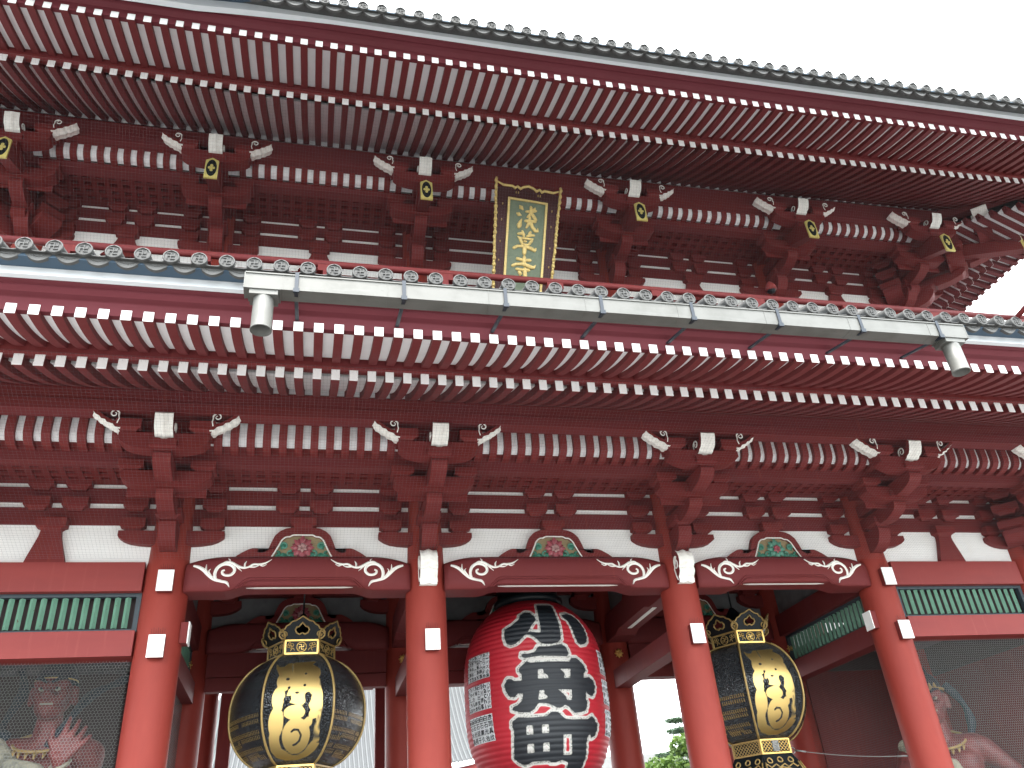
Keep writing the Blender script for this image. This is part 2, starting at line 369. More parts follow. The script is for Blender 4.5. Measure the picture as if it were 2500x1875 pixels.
# ---- profile helpers
def block(mb, x, y, z0, z1, w=.39, d=None, mi=0):       # bearing block: square top, hollowed foot
    d = d or w; h = z1-z0; zc = z0+h*.34
    n = 3
    o = len(mb.v)
    rings = [(w/2-.085, z0), (w/2-.075, z0+h*.14), (w/2-.045, z0+h*.26), (w/2, zc), (w/2, z1)]
    for a, z in rings:
        b = a*d/w
        mb.v += [(x-a,y-b,z),(x+a,y-b,z),(x+a,y+b,z),(x-a,y+b,z)]
    for i in range(4):
        for k in range(4): mb.face((o+i*4+k, o+i*4+(k+1)%4, o+i*4+4+(k+1)%4, o+i*4+4+k), mi)
    mb.face((o+3,o+2,o+1,o), mi); mb.face((o+16,o+17,o+18,o+19), mi)
def arm_x(mb, x, y0, y1, z0, z1, L, mi=0):               # bracket arm along x, boat-shaped ends
    h = z1-z0; pts = []
    for s in (-1, 1):
        e = [(s*L, z1), (s*L, z1-h*.38), (s*(L-.035), z1-h*.52), (s*(L-.10), z1-h*.70), (s*(L-.20), z1-h*.86), (s*(L-.34), z1-h*.96), (s*(L-.48), z0)]
        pts += e if s == -1 else e[::-1]
    mb.prism([(x+a, z) for a, z in pts], 'y', y0, y1, mi)
def arm_y(mb, w, pts, x=0, mi=0): mb.prism(pts, 'x', x-w/2, x+w/2, mi)

def nose_mesh(su=0, sz=0, side=False):
    """carved white ribbon end, local u along -Y (outwards)"""
    c = MB(); W = .135
    prof = [(-.06,-.02),(.02,-.035),(.07,.0),(.10,.03),(.17,.045),(.20,.075),(.27,.10),(.31,.15),(.345,.22),(.375,.315),(.34,.35)]
    if side: prof = [(-.03,-.03),(.04,-.02),(.08,.03),(.12,.045),(.17,.06),(.20,.105),(.26,.12),(.295,.165),(.35,.195),(.39,.25),(.37,.28)]
    back = [(.28,.30),(.25,.24),(.20,.19),(.10,.14),(0,.10),(-.06,.06)]
    if side: back = [(.31,.24),(.25,.19),(.18,.14),(.10,.10),(0,.06),(-.04,.03)]
    def ring(u, z, sgn): return [(-W,-u,z),(-W*.5,-u-.006,z-.004),(0,-u-.03,z-.022),(W*.5,-u-.006,z-.004),(W,-u,z)]
    o = len(c.v)
    for i, (u, z) in enumerate(prof): c.v += ring(u, z, 1)
    for i in range(len(prof)-1):
        for k in range(4): c.face((o+i*5+k, o+i*5+k+1, o+i*5+5+k+1, o+i*5+5+k), 0)
    o2 = len(c.v)
    for u, z in back: c.v += [(-W,-u,z),(W,-u,z)]
    for i in range(len(back)-1): c.face((o2+2*i, o2+2*i+1, o2+2*i+3, o2+2*i+2), 0)
    e = o+(len(prof)-1)*5
    c.face((e,e+1,e+2,e+3,e+4,o2+1,o2), 0); b = o2+2*(len(back)-1); c.face((o,b,b+1,o+4,o+3,o+2,o+1), 0)
    for s in (0, 1):       # side cheeks, red with a thin white line
        L = [o+i*5+4*s for i in range(len(prof))] + [o2+2*i+s for i in range(len(back))]
        c.face(L if s else L[::-1], 1)
    for s in (-1, 1):      # spiral tendril standing over the ribbon on each side
        cu, cz, r0 = (.075, .205, .068) if side else (.10, .21, .085)
        pts = [(s*(W+.004), -.02, .04), (s*(W+.004), .0, .12), (s*(W+.004), -.01, .17)]
        for k in range(22):
            a = PI*.92-k*.36; r = r0*(1-.036*k)
            pts.append((s*(W+.004), -cu-r*math.cos(a), cz+r*math.sin(a)))
        c.tube(pts, [.010]*3+[.015-.0004*k for k in range(22)], 5, 0)
    return c.mesh('carved_nose', [M['carve'], M['red']])
NOSE = nose_mesh(); NOSE_S = nose_mesh(side=True)

def cluster_meshes():
    a = MB()
    # wall plane: arms and blocks, three tiers
    arm_x(a, 0, -.23, .1, 6.87, 7.11, .84)
    block(a, -.63, -.07, 7.11, 7.33); block(a, .63, -.07, 7.11, 7.33)
    for z0, z1 in ((7.47, 7.69), (7.84, 8.06)):
        for s in (-1, 1): block(a, s*.63, -.07, z0, z1)
    # arms stepping out
    arm_y(a, .26, [(0,7.11),(-.74,7.11),(-.765,7.06),(-.755,6.98),(-.71,6.88),(-.63,6.79),(-.52,6.73),(-.42,6.70),(0,6.70)])
    block(a, 0, -.62, 7.11, 7.28, .40)
    arm_y(a, .26, [(0,7.39),(-1.40,7.39),(-1.425,7.34),(-1.41,7.27),(-1.35,7.20),(-1.22,7.15),(-1.05,7.11),(-.86,7.11),(-.82,7.16),(0,7.16)])
    block(a, 0, -1.30, 7.39, 7.54, .40)
    arm_x(a, 0, -1.47, -1.18, 7.36, 7.63, .68)
    for s in (-1, 1): block(a, s*.54, -1.325, 7.63, 7.80, .38, .40)
    arm_y(a, .26, [(0,7.69),(-2.06,7.69),(-2.085,7.64),(-2.06,7.57),(-2.0,7.51),(-1.88,7.46),(-1.7,7.42),(-1.54,7.41),(-1.5,7.46),(0,7.46)])
    block(a, 0, -1.95, 7.69, 7.85, .40)
    arm_x(a, 0, -2.09, -1.83, 7.70, 7.98, .66)
    for s in (-1, 1): block(a, s*.54, -1.96, 7.98, 8.19, .38, .36)
    a.box(-.2, .2, -1.9, -.1, 7.85, 8.2); a.box(-.70, .70, -1.84, -1.80, 7.96, 8.33); a.box(-.60, .60, -1.2, -1.16, 7.3, 7.8)  # wide back board added so the gaps between blocks read dark
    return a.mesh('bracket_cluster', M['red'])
CL = cluster_meshes()
def add_cluster(x, y, dz, rotz=0, noses=True, sc_=None):
    c = link('bracket_cluster', CL, gate, (x, y, dz), (0, 0, rotz))
    if sc_: c.scale = sc_
    if noses:
        link('carved_nose', NOSE, c, (0, -1.98, 7.87))
        for s in (-1, 1): link('carved_nose', NOSE_S, c, (s*.68, -2.0, 8.06), (0, 0, s*PI/2))
    return c
DY, DZ = .65, 6.885           # the upper storey is set back and stands this much higher
for x in CX: add_cluster(x, 0, 0)
for x in CX: add_cluster(x, DY, DZ)
for sx in (-1, 1):            # corner brackets of the upper storey point out on the diagonal and to the side
    add_cluster(sx*10.42, DY, DZ, sx*PI/4, True, (1, 1.3, 1))
    add_cluster(sx*10.42, DY, DZ, sx*PI/2, True, (1, .8, 1))
    add_cluster(sx*10.42, 0, 0, sx*PI/4, True, (1, 1.3, 1))

# gilt-faced tail rafters under the upper noses
def end_fitting(c):
    f = MB(); w, h = .125, .265
    oct_ = [(-w,-h),(w,-h),(w,h*.78),(0,h*1.05),(-w,h*.78)]
    f.prism(oct_, 'y', -.02, .02, 0)
    inner = [(.100*math.cos(t)*(1), .225*math.sin(t)) for t in [2*PI*i/20 for i in range(20)]]
    f.prism([(x, z-.0) for x, z in inner], 'y', -.0235, -.005, 1)
    for i in range(4):
        a = PI/2*i
        f.prism([(x, z) for x, z in [(.038*math.cos(a)+.030*math.cos(t), .062*math.sin(a)+.034*math.sin(t)) for t in [2*PI*k/10 for k in range(10)]]], 'y', -.028-.001*i, -.01, 0)
    f.prism([(0,-.05),(.034,0),(0,.05),(-.034,0)], 'y', -.033, -.01, 0)
    return f.mesh('end_fitting', [M['yellow'], M['black']])
EF = end_fitting(None)
tr = MB(); tr.prism([(-.02,-.19),(0,.17),(2.0,1.0),(2.0,.64)], 'x', -.115, .115); TR = tr.mesh('tail_rafter', M['red'])
for x in CX:
    t = link('tail_rafter', TR, gate, (x, -1.60, 14.17)); link('end_fitting', EF, t, (0, -.03, 0))
for sx in (-1, 1):
    t = link('tail_rafter', TR, gate, (sx*12.55, -1.7, 14.25), (0, 0, sx*R(50))); t.scale = (1, 1.5, 1); link('end_fitting', EF, t, (0, -.03, 0))

def curv(x, a, b, up=.012):
    ax = min(abs(x), 9.5); z = a*ax*ax+b*ax**4
    if abs(x) > 9.5: d = abs(x)-9.5; z += d*(2*a*9.5+4*b*9.5**3)+up*d*d
    return z
def sweep(mb, poly, xs, zf, mi=0, smooth=False):     # closed (y,z) section carried along x, lifted by zf(x)
    n = len(poly); o = len(mb.v)
    for x in xs:
        h = zf(x); mb.v += [(x, y, z+h) for y, z in poly]
    for i in range(len(xs)-1):
        for k in range(n): mb.face((o+i*n+k, o+i*n+(k+1)%n, o+(i+1)*n+(k+1)%n, o+(i+1)*n+k), mi, smooth)
    mb.face([o+k for k in range(n)], mi); e = o+(len(xs)-1)*n; mb.face([e+k for k in range(n)][::-1], mi)

# ---- one storey's wall zone: tie beams, plaster, ribs, purlins
def xbeam(name, y0, y1, z0, z1, dy, dz, X=12.6, mat_='red_beam'):
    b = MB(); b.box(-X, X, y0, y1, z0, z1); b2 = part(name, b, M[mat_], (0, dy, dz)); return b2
def wall_zone(dy, dz, ps, X):
    xbeam('tie_beam', -.125, .12, 7.245, 7.543, dy, dz, X)
    xbeam('tie_beam', -.125, .12, 7.637, 7.907, dy, dz, X)
    xbeam('tie_beam', -.125, .12, 7.987, 8.32, dy, dz, X)
    b = MB(); b.box(-X, X, -.09, .09, 6.5, 8.9); part('plaster_wall', b, M['plaster'], (0, dy+.0, dz))
    # pairs of blocks in the middle of every bay
    for i in range(5):
        xc = (CX[i]+CX[i+1])/2
        b = MB()
        for s in (-1, 1):
            for z0, z1 in ((7.47, 7.69), (7.84, 8.06)): block(b, s*.29, -.07, z0, z1, .40)
        part('bearing_block', b, M['red'], (xc, dy, dz))
    # lower carrying beam over the second arms, big purlin over the noses
    xbeam('carrying_beam', -1.44, -1.2, 7.785, 7.95, dy, dz, X+1.0)
    b = MB(); XX = X+(.8 if ps else 1.8)
    sb, st_ = (8.17, 8.38) if ps else (8.31, 8.485)
    pc = (lambda x: curv(x, 1.03e-3, -.16e-5)) if ps else (lambda x: 0)
    xs = [-XX+2*XX*q/50 for q in range(51)]
    sweep(b, [(-2.14+ps, st_-.002), (-2.14+ps, 8.745), (-1.86+ps, 8.745), (-1.86+ps, st_-.002)], xs, pc); sweep(b, [(-2.17+ps, sb), (-2.17+ps, st_), (-1.88+ps, st_), (-1.88+ps, sb)], xs, pc)
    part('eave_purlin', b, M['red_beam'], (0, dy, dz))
    # curved ribs between the two, white boards behind
    rp = [(-1.80,8.50),(-1.80,8.32),(-1.795,8.18),(-1.77,8.08),(-1.70,8.005),(-1.60,7.96),(-1.44,7.945)]
    inn = [(-1.44,7.99),(-1.58,8.015),(-1.655,8.06),(-1.69,8.12),(-1.70,8.20),(-1.70,8.33),(-1.70,8.50)]
    sq = lambda L: [(-1.44+(y+1.44)*(1-ps*1.0), z) for y, z in L]
    rp, inn = sq(rp), sq(inn)
    r_ = MB(); r_.prism(rp+inn, 'x', -.0635, .0635); RM = r_.mesh('curved_rib', M['red'])
    n = int(X/P)
    cnt = 0
    for k in range(-n, n):
        x = (k+.5)*P
        if min(abs(x-c) for c in CX) < .40: continue
        link('curved_rib', RM, gate, (x, dy, dz)); cnt += 1
    b = MB(); o = 0
    pl = [(y+.03, z+.03) for y, z in inn] if not ps else [(y+.02, z) for y, z in inn]
    b.prism([(y-.035, z-.01) for y, z in (pl if ps else pl[1:])]+[(pl[-1][0]+.08,8.5),(-1.36,8.10)], 'x', -X, X); part('cove_board', b, M['soffit'], (0, dy, dz))
    if not ps: b = MB(); b.prism([(-1.42,7.95)]+[(y-.030, z-.012) for y, z in pl[0:2]]+[(-1.40,8.03)], 'x', -X, X); part('cove_foot', b, M['red'], (0, dy, dz))
    # coffered ceiling between wall and carrying beam
    b = MB()
    for y0, y1 in ((-1.2,-1.06), (-.96,-.84), (-.74,-.62), (-.52,-.40), (-.30,-.13)): b.box(-X, X, y0, y1, 7.985, 8.10)
    k0 = int(X/P)
    for k in range(-k0, k0): b.box((k+.5)*P-.055, (k+.5)*P+.055, -1.19, -.14, 7.975, 8.09)
    part('coffered_ceiling', b, M['red'], (0, dy, dz))
    b = MB(); b.box(-X, X, -1.2, .0, 8.17, 8.2); part('ceiling_board', b, M['plaster'], (0, dy, dz))
wall_zone(0, 0, 0, 11.6)
wall_zone(DY, DZ, .33, 10.6)
# upper columns and the big block row under the slits of the upper storey
uc = MB(); uc.lathe([(.31, 10.4), (.31, 13.3), (.28, 15.2)], 28); UC = uc.mesh('column', M['red_col'])
for x in CX: link('column', UC, gate, (x, DY, 0))
for i in range(5):
    xc = (CX[i]+CX[i+1])/2; b = MB()
    block(b, 0, -.07, 7.1, 7.3, .46); b.prism([(-.15,7.14),(-.19,7.0),(-.27,6.84),(-.44,6.6),(.44,6.6),(.27,6.84),(.19,7.0),(.15,7.14)], 'y', -.18, .1)
    part('strut', b, M['red'], (xc, DY, DZ))
b = MB(); b.box(-10.8, 10.8, DY-.15, DY+.12, 12.95, 13.45); part('head_beam', b, M['red_beam'])
b = MB(); b.box(-10.4, 10.4, DY+.03, DY+.2, 10.4, 13.4); part('plank_wall', b, M['red'])
# upper side walls and interior floor so that the storey is closed
for sx in (-1, 1):
    b = MB(); b.box(sx*10.42-.09, sx*10.42+.09, DY+.1, 7.4, 10.2, 15.8); part('plank_wall', b, M['red'])
    for y in (4, 7.35): link('column', UC, gate, (sx*10.42, y, 0))
b = MB(); b.box(-10.4, 10.4, 7.3, 7.4, 10.2, 15.8); part('plank_wall', b, M['red'])

# ---- front bays, lower storey
def beam_front(name, x0, x1, y0, y1, z0, z1, mt='red_beam'):
    b = MB(); b.box(x0, x1, y0, y1, z0, z1); part(name, b, M[mt])
def lattice(length, parent_loc, rot=0):
    b = MB(); n = int((length-.25)/.15); s = (length-.25)/n
    for k in range(n):
        x = .125+s*(k+.5); w = .045
        b.prism([(x-w,-.0),(x,-.045),(x+w,0),(x,.045)], 'z', .08, .57)
    o = b.obj('lattice_bars', M['green'], gate, parent_loc); o.rotation_euler = (0, 0, rot)
    f = MB(); L = length
    f.box(0, L, -.06, .05, 0, .055); f.box(0, L, -.06, .05, .575, .633); f.box(0, .075, -.058, .048, .05, .58); f.box(L-.075, L, -.058, .048, .05, .58)
    o2 = f.obj('lattice_frame', M['darkframe'], gate, parent_loc); o2.rotation_euler = (0, 0, rot)
def hexmesh(w, h):
    b = MB(); a = .0275; sx = a*math.sqrt(3); sy = a*1.5; r = .0014
    def seg(p, q):
        dx, dz = q[0]-p[0], q[1]-p[1]; L = math.hypot(dx, dz); nx, nz = -dz/L*r, dx/L*r
        o = len(b.v)
        for u, v in (p, q): b.v += [(u+nx, -r, v+nz), (u-nx, -r, v-nz), (u-nx, r, v-nz), (u+nx, r, v+nz)]
        for k in range(4): b.face((o+k, o+(k+1)%4, o+4+(k+1)%4, o+4+k), 0)
    for j in range(int(h/sy)):
        z = j*sy; off = (j % 2)*sx/2
        for i in range(int(w/sx)):
            x = i*sx+off
            if x+sx > w: continue
            seg((x, z), (x+sx/2, z-a/2)); seg((x+sx/2, z-a/2), (x+sx, z)); seg((x, z), (x, z+a))
    return b.mesh('wire_mesh', M['wire'])
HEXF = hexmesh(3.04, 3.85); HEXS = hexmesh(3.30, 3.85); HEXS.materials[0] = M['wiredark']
for sx in (-1, 1):
    x0, x1 = sorted((sx*7.03, sx*10.07))
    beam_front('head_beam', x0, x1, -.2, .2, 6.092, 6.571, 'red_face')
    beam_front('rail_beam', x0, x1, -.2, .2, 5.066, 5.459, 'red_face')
    beam_front('rail_beam', x0, x1, -.17, .17, .9, 1.2)
    beam_front('plank_wall', x0, x1, -.06, .06, .28, .9)
    lattice(3.04, (x0, -.02, 5.459))
    link('wire_mesh', HEXF, gate, (x0, -.03, 1.22))
    b = MB(); b.box(x0, x1, .12, .15, 5.46, 6.09); part('sky_blocking_board', b, M['dark'])  # added dark board, keeps sky from showing through the lattice
    # strut between the beams with a block on top
    b = MB(); block(b, 0, -.07, 7.10, 7.31, .46)
    b.prism([(-.15,7.14),(-.165,7.02),(-.2,6.9),(-.27,6.68),(-.30,6.571),(.30,6.571),(.27,6.68),(.2,6.9),(.165,7.02),(.15,7.14)], 'y', -.2, .1)
    part('strut', b, M['red'], (sx*8.55, 0, 0))
    # the side frame towards the passage
    b = MB(); b.box(sx*10.42-.1, sx*10.42+.1, .34, 3.66, 5.07, 6.57); part('plank_wall', b, M['dark'])  # closes off sky behind the lattice, painted dark as shade
    for xx in (sx*6.684,):
        b = MB(); b.box(xx-.18, xx+.18, .34, 3.66, 5.066, 5.459); part('rail_beam', b, M['red_beam'])
        b = MB(); b.box(xx-.18, xx+.18, .34, 3.66, 6.092, 6.571); part('head_beam', b, M['red_beam'])
        b = MB(); b.box(xx-.15, xx+.15, .34, 3.66, .9, 1.2); part('rail_beam', b, M['red_beam'])
        lattice(3.32, (xx, .34, 5.459), PI/2)
        b = MB(); b.box(xx-.05, xx+.05, .34, 3.66, 6.571, 8.0); part('plaster_wall', b, M['grey'])
    o = link('wire_mesh', HEXS, gate, (sx*6.684, .35, 1.22), (0, 0, PI/2))
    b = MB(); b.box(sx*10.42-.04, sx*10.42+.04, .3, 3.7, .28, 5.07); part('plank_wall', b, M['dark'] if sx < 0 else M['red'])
    b = MB(); b.box(x0, x1, 3.85, 3.95, .28, 5.3); part('plank_wall', b, M['dark'] if sx < 0 else M['red'])  # left bay's walls painted dark for its shade, right bay's stay red
    for k in range(9): pass
    b = MB(); b.box(min(x0,x1)-.3, max(x0,x1)+.3, 3.8, 3.9, 5.3, 5.75); part('rail_beam', b, M['dark'])  # rear beam painted near-black to sink into the bay's shade
    b = MB(); b.box(x0-.3, x1+.3, .2, 3.9, 5.72, 5.76); part('ceiling_board', b, M['grey'])

# rainbow beams with carved vines, frog-leg struts with lotus panels
def ribbon(mb, pts, ws, y, th, conv, mi=0):          # flat raised ribbon along a centre line with changing width
    q = [Vector(conv(p)) for p in pts]
    # refine by Catmull-Rom
    out = []; wo_ = []
    for i in range(len(q)-1):
        p0, p1, p2, p3 = q[max(i-1,0)], q[i], q[i+1], q[min(i+2,len(q)-1)]
        for k in range(4):
            t = k/4; out.append(.5*((2*p1)+(p2-p0)*t+(2*p0-5*p1+4*p2-p3)*t*t+(3*p1-p0-3*p2+p3)*t**3)); wo_.append(ws[i]*(1-t)+ws[i+1]*t)
    out.append(q[-1]); wo_.append(ws[-1])
    o = len(mb.v); n = len(out)
    for i in range(n):
        t = out[min(i+1,n-1)]-out[max(i-1,0)]; t = t.normalized() if t.length > 1e-9 else Vector((1,0)); nn = Vector((-t.y, t.x))*wo_[i]/2
        a, b = out[i]+nn, out[i]-nn
        mb.v += [(a.x, y, a.y), (out[i].x, y-th, out[i].y), (b.x, y, b.y)]
    for i in range(n-1):
        for k in range(2): mb.face((o+3*i+k, o+3*i+k+1, o+3*i+3+k+1, o+3*i+3+k), mi)
VINE = [([(718,360),(745,368),(772,385),(800,415),(830,440),(868,453),(898,462),(914,490)], [.022,.034,.04,.038,.036,.03,.03,.006]),
        ([(838,442),(832,408),(843,372),(872,350),(905,352),(928,370),(932,395),(915,415),(890,418),(872,408),(870,392),(882,386)], [.03,.034,.036,.036,.036,.034,.032,.03,.028,.028,.024,.018]),
        ([(862,352),(885,338),(915,342),(945,360),(975,372),(1003,368),(1030,352),(1058,352),(1090,345),(1126,322)], [.012,.026,.03,.03,.026,.022,.024,.026,.022,.004]),
        ([(930,350),(950,372),(972,395)], [.022,.018,.004]), ([(985,368),(985,348),(993,333)], [.02,.02,.004]), ([(1005,366),(1035,368),(1058,360)], [.02,.018,.004]),
        ([(800,412),(785,385),(785,352)], [.024,.022,.004]), ([(820,430),(800,395),(808,380)], [.02,.016,.004]), ([(900,340),(905,326),(895,318)], [.02,.016,.004]), ([(1060,352),(1080,362),(1100,352)], [.016,.014,.004])]
def koryo(xc, half, y=0, carve=True, mname='rainbow_beam'):
    """arched beam with the soffit cut up in the middle"""
    h = half-.30; b = MB()
    N = 40; prev = None
    rows = []
    for i in range(N+1):
        x = -h+2*h*i/N; a = abs(x); e = h-a
        top = 6.655-.12*max(0, 1-e/.62)**2 - .02*(a/h)**2
        k = min(1, max(0, (e-.62)/.35)); k = k*k*(3-2*k)
        bot = 6.05+.085*k
        rows.append((x, top, bot))
    o = len(b.v)
    for x, t, bt in rows:       # section: front face bulges
        hgt = t-bt
        b.v += [(x,-.235,bt),(x,-.265,bt+.012),(x,-.285,bt+hgt*.3),(x,-.285,bt+hgt*.6),(x,-.27,bt+hgt*.88),(x,-.235,t),(x,.2,t),(x,.26,bt+hgt*.5),(x,.2,bt)]
    K = 9
    for i in range(N):
        for k in range(K): b.face((o+i*K+k, o+(i+1)*K+k, o+(i+1)*K+(k+1)%K, o+i*K+(k+1)%K), 0, k in (1,2,3,4))
    b.face([o+k for k in range(K)], 0); b.face([o+N*K+k for k in range(K)][::-1], 0)
    B = part(mname, b, M['red_beam'], (xc, y, 0))
    # two stepped mouldings round the cut-up soffit, and its white underside line
    gm = MB(); e = h-.83
    for d, (zt, w) in enumerate(((.205, .032), (.165, .026))):
        pts = [(-e-.02+d*.05, 6.09), (-e+.05+d*.05, 6.16), (-e+.17+d*.05, 6.05+zt), (-e+.4, 6.055+zt)] + [(-e+.4+(2*e-.8)*i/6, 6.055+zt) for i in range(1, 6)] + [(e-.4, 6.055+zt), (e-.17-d*.05, 6.05+zt), (e-.05-d*.05, 6.16), (e+.02-d*.05, 6.09)]
        ribbon(gm, pts, [w]*len(pts), -.283, .014, lambda p: p)
    gm.obj('moulding', M['red_beam'], B)
    wl = MB(); wl.prism([(-h+.97,-.165),(-h+1.12,-.19),(h-1.12,-.19),(h-.97,-.165),(h-1.12,-.13),(-h+1.12,-.13)], 'z', 6.127, 6.138); wl.obj('white_line', M['carve'], B)
    if carve:
        for s in (-1, 1):
            v = MB()
            for pts, ws in VINE:
                ribbon(v, pts, [w*1.5 for w in ws], -.286, .02, lambda p: (s*(-h+2.10+(p[0]-1372)*.00303), 6.462-(p[1]-365)*.00283))
            v.obj('carved_vine', M['carve'], B)
    return B
def petal(mb, c, ang, L, w, lift, mi, y=-.0):
    ca, sa = math.cos(ang), math.sin(ang)
    pts = [(0,0,.0),(L*.3,w*.4,lift*.6),(L*.62,w*.5,lift),(L,0,lift*.7),(L*.62,-w*.5,lift),(L*.3,-w*.4,lift*.6),(L*.5,0,lift*1.7)]
    o = len(mb.v)
    for u, v, h in pts: mb.v.append((c[0]+u*ca-v*sa, y-h, c[1]+u*sa+v*ca))
    for k in range(6): mb.face((o+k, o+(k+1)%6, o+6), mi, False)
def frog_strut(xc, y, flower, wide=1.0):
    b = MB(); cv = lambda L: [((px-1372)*.00303, 6.668+(300-py)*.00304) for px, py in L]
    half = [(1008,306),(1036,284),(1060,270),(1084,257),(1106,251),(1124,254),(1132,264),(1124,272),(1140,280),(1166,276),(1188,252),(1202,212),(1218,176),(1244,150),(1276,134),(1310,128)]
    outl = cv(half); full = outl+[(-x, z) for x, z in outl[::-1]]
    inner = cv([(1207,303),(1222,276),(1240,240),(1256,206),(1278,186),(1300,183),(1318,174),(1346,173)]); inn = inner+[(-x, z) for x, z in inner[::-1]]
    # ring between outline and opening, as left and right halves of quads
    zb = 6.60
    O = [(outl[0][0], zb)]+outl; I = [(inner[0][0], zb)]+inner
    def samp(L, n):
        d = [0]
        for p, q in zip(L, L[1:]): d.append(d[-1]+math.hypot(q[0]-p[0], q[1]-p[1]))
        return [tuple(np.interp(d[-1]*i/n, d, [p[k] for p in L]) for k in (0, 1)) for i in range(n+1)]
    O2 = samp(O+[(0, outl[-1][1])], 44); I2 = samp(I+[(0, inner[-1][1])], 44)
    for s in (-1, 1):
        o = len(b.v)
        for (x, z), (u, w) in zip(O2, I2):
            b.v += [(s*x,-.21,z),(s*u,-.21,w),(s*u,.06,w),(s*x,.06,z)]
        for i in range(44):
            for k in range(4): b.face((o+4*i+k, o+4*i+(k+1)%4, o+4*i+4+(k+1)%4, o+4*i+4+k), 0)
    block(b, 0, -.07, 7.17, 7.35, .44)
    S = part('frog_leg_strut', b, M['red'], (xc, y, 0))
    pb = MB(); pb.prism([(inner[0][0], zb)]+inn+[(-inner[0][0], zb)], 'y', -.15, -.08); pb.obj('carving_board', M['ochre'], S)
    ed = MB(); ribbon(ed, inn, [.026]*len(inn), -.212, .014, lambda p: p); ed.obj('carving_edge', M['carve'], S)
    fl = MB(); c = (0, 6.83)
    for k in range(8): petal(fl, c, PI/2+2*PI*k/8+.39, .19, .13, .03, 0, -.15)
    for k in range(8): petal(fl, c, PI/2+2*PI*k/8, .21 if k else .235, .10, .04, 2, -.165)
    for k in range(6): petal(fl, (0, 6.82), PI/2+2*PI*k/6, .09, .06, .04, 1, -.20)
    fl.obj('lotus_carving', [M['petaldark'], M['petalpale'], M['pinkpaint']] if flower == 'pink' else [M['leafpaint'], M['pinkpaint'], M['leafpale']], S)
    for s in (-1, 1):
        lf = MB()
        for cx, cz, r0, a0, dr in ((.31,6.86,.075,0,1),(.20,6.72,.06,2,-1),(.40,6.72,.045,1,1)):
            pts = [(s*(cx+(r0-.0035*k)*math.cos(a0+dr*k*.42)), -.185, cz+(r0-.0035*k)*math.sin(a0+dr*k*.42)) for k in range(15)]
            lf.tube(pts, [.021-.0007*k for k in range(15)], 5, 1 if r0 > .05 else 0)
        for ang, L, cx, cz in ((-.35,.20,.30,6.70),(.1,.17,.22,6.68),(2.2,.14,.36,6.80),(-.9,.14,.12,6.76)):
            petal(lf, (s*cx, cz), ang if s > 0 else PI-ang, L, .10, .03, 0, -.165)
        lf.obj('leaf_carving', [M['leafpaint'], M['leafpale']], S)
for i in (1, 2, 3):
    xc = (CX[i]+CX[i+1])/2; half = (CX[i+1]-CX[i])/2
    for y in (0, 4):
        koryo(xc, half, y, y == 0); frog_strut(xc, y, 'green' if i == 3 else 'pink')
# white nosings through the middle columns
def kibana():
    c = MB(); W = .15
    prof = [(-.02,-.03),(.03,-.035),(.045,.03),(.03,.07),(.075,.10),(.12,.15),(.125,.20),(.11,.235),(.15,.27),(.175,.34),(.17,.42),(.13,.50),(.06,.56),(-.05,.59)]
    o = 0
    for u, z in prof: c.v += [(-W,-u,z),(-W*.55,-u-.012,z-.012),(0,-u-.035,z+.012),(W*.55,-u-.012,z-.012),(W,-u,z)]
    n = len(prof)
    for i in range(n-1):
        for k in range(4): c.face((i*5+k, i*5+k+1, i*5+6+k, i*5+5+k), 0)
    b = len(c.v); c.v += [(-W, .3, -.03), (W, .3, -.03), (-W, .3, .59), (W, .3, .59)]
    c.face([0]+[5*i for i in range(1, n)]+[b+2, b], 1); c.face([4+5*i for i in range(n)][::-1]+[b+1, b+3], 1)
    c.face([0,1,2,3,4,b+1,b], 0); e = (n-1)*5; c.face([e+4,e+3,e+2,e+1,e,b+2,b+3], 0)
    for s in (-1, 1):
        pts = []
        for k in range(26):
            a = 1.2+k*.36; r = .13-.0043*k; pts.append((s*(W+.004), -.03-r*math.cos(a)*.8, .33+r*math.sin(a)))
        c.tube([(s*(W+.004), .0, .02), (s*(W+.004), .05, .12), (s*(W+.004), .08, .24)]+pts, [.012]*3+[.017-.0003*k for k in range(26)], 5, 0)
    return c.mesh('column_nosing', [M['carve'], M['red']])
KB = kibana()
bs = MB(); rs = random.Random(5)
for k in range(26):
    x = rs.uniform(-.15, .15); y = rs.uniform(-.08, .1); bs.tube([(x, y, 0), (x*1.35+rs.uniform(-.02, .02), y-.06, rs.uniform(.10, .19))], .0022, 3)
BSM = bs.mesh('bird_spikes', M['black'])
for x in (-2.4, 2.4): o = link('column_nosing', KB, gate, (x, -.40, 6.13)); link('bird_spikes', BSM, o, (0, -.06, .56))

# inner passage: mid-row beams, side beams, ceiling, rear row
for i in (1, 2, 3):
    x0, x1 = CX[i]+.34, CX[i+1]-.34
    beam_front('lintel_beam', x0, x1, 3.82, 4.18, 5.60, 6.06); beam_front('lintel_beam', x0, x1, 3.9, 4.1, 5.33, 5.59)
    beam_front('lintel_beam', x0-.05, x1+.05, 7.75, 8.25, 6.14, 6.6)
b = MB(); b.box(-10.4, 10.4, 4.02, 4.09, 6.5, 8.2); b.box(-10.4, 10.4, 8.02, 8.09, 6.5, 8.2); part('plaster_wall', b, M['grey'])
b = MB(); b.box(-10.4, 10.4, 3.9, 4.13, 7.25, 7.6); part('tie_beam', b, M['red_beam'])
for x in CX[1:5]:
    b = MB(); arm_x(b, 0, 3.85, 4.1, 6.87, 7.15, .9); block(b, -.64, 3.93, 7.1, 7.32); block(b, .64, 3.93, 7.1, 7.32); part('bracket_arm', b, M['red'], (x, 0, 0))
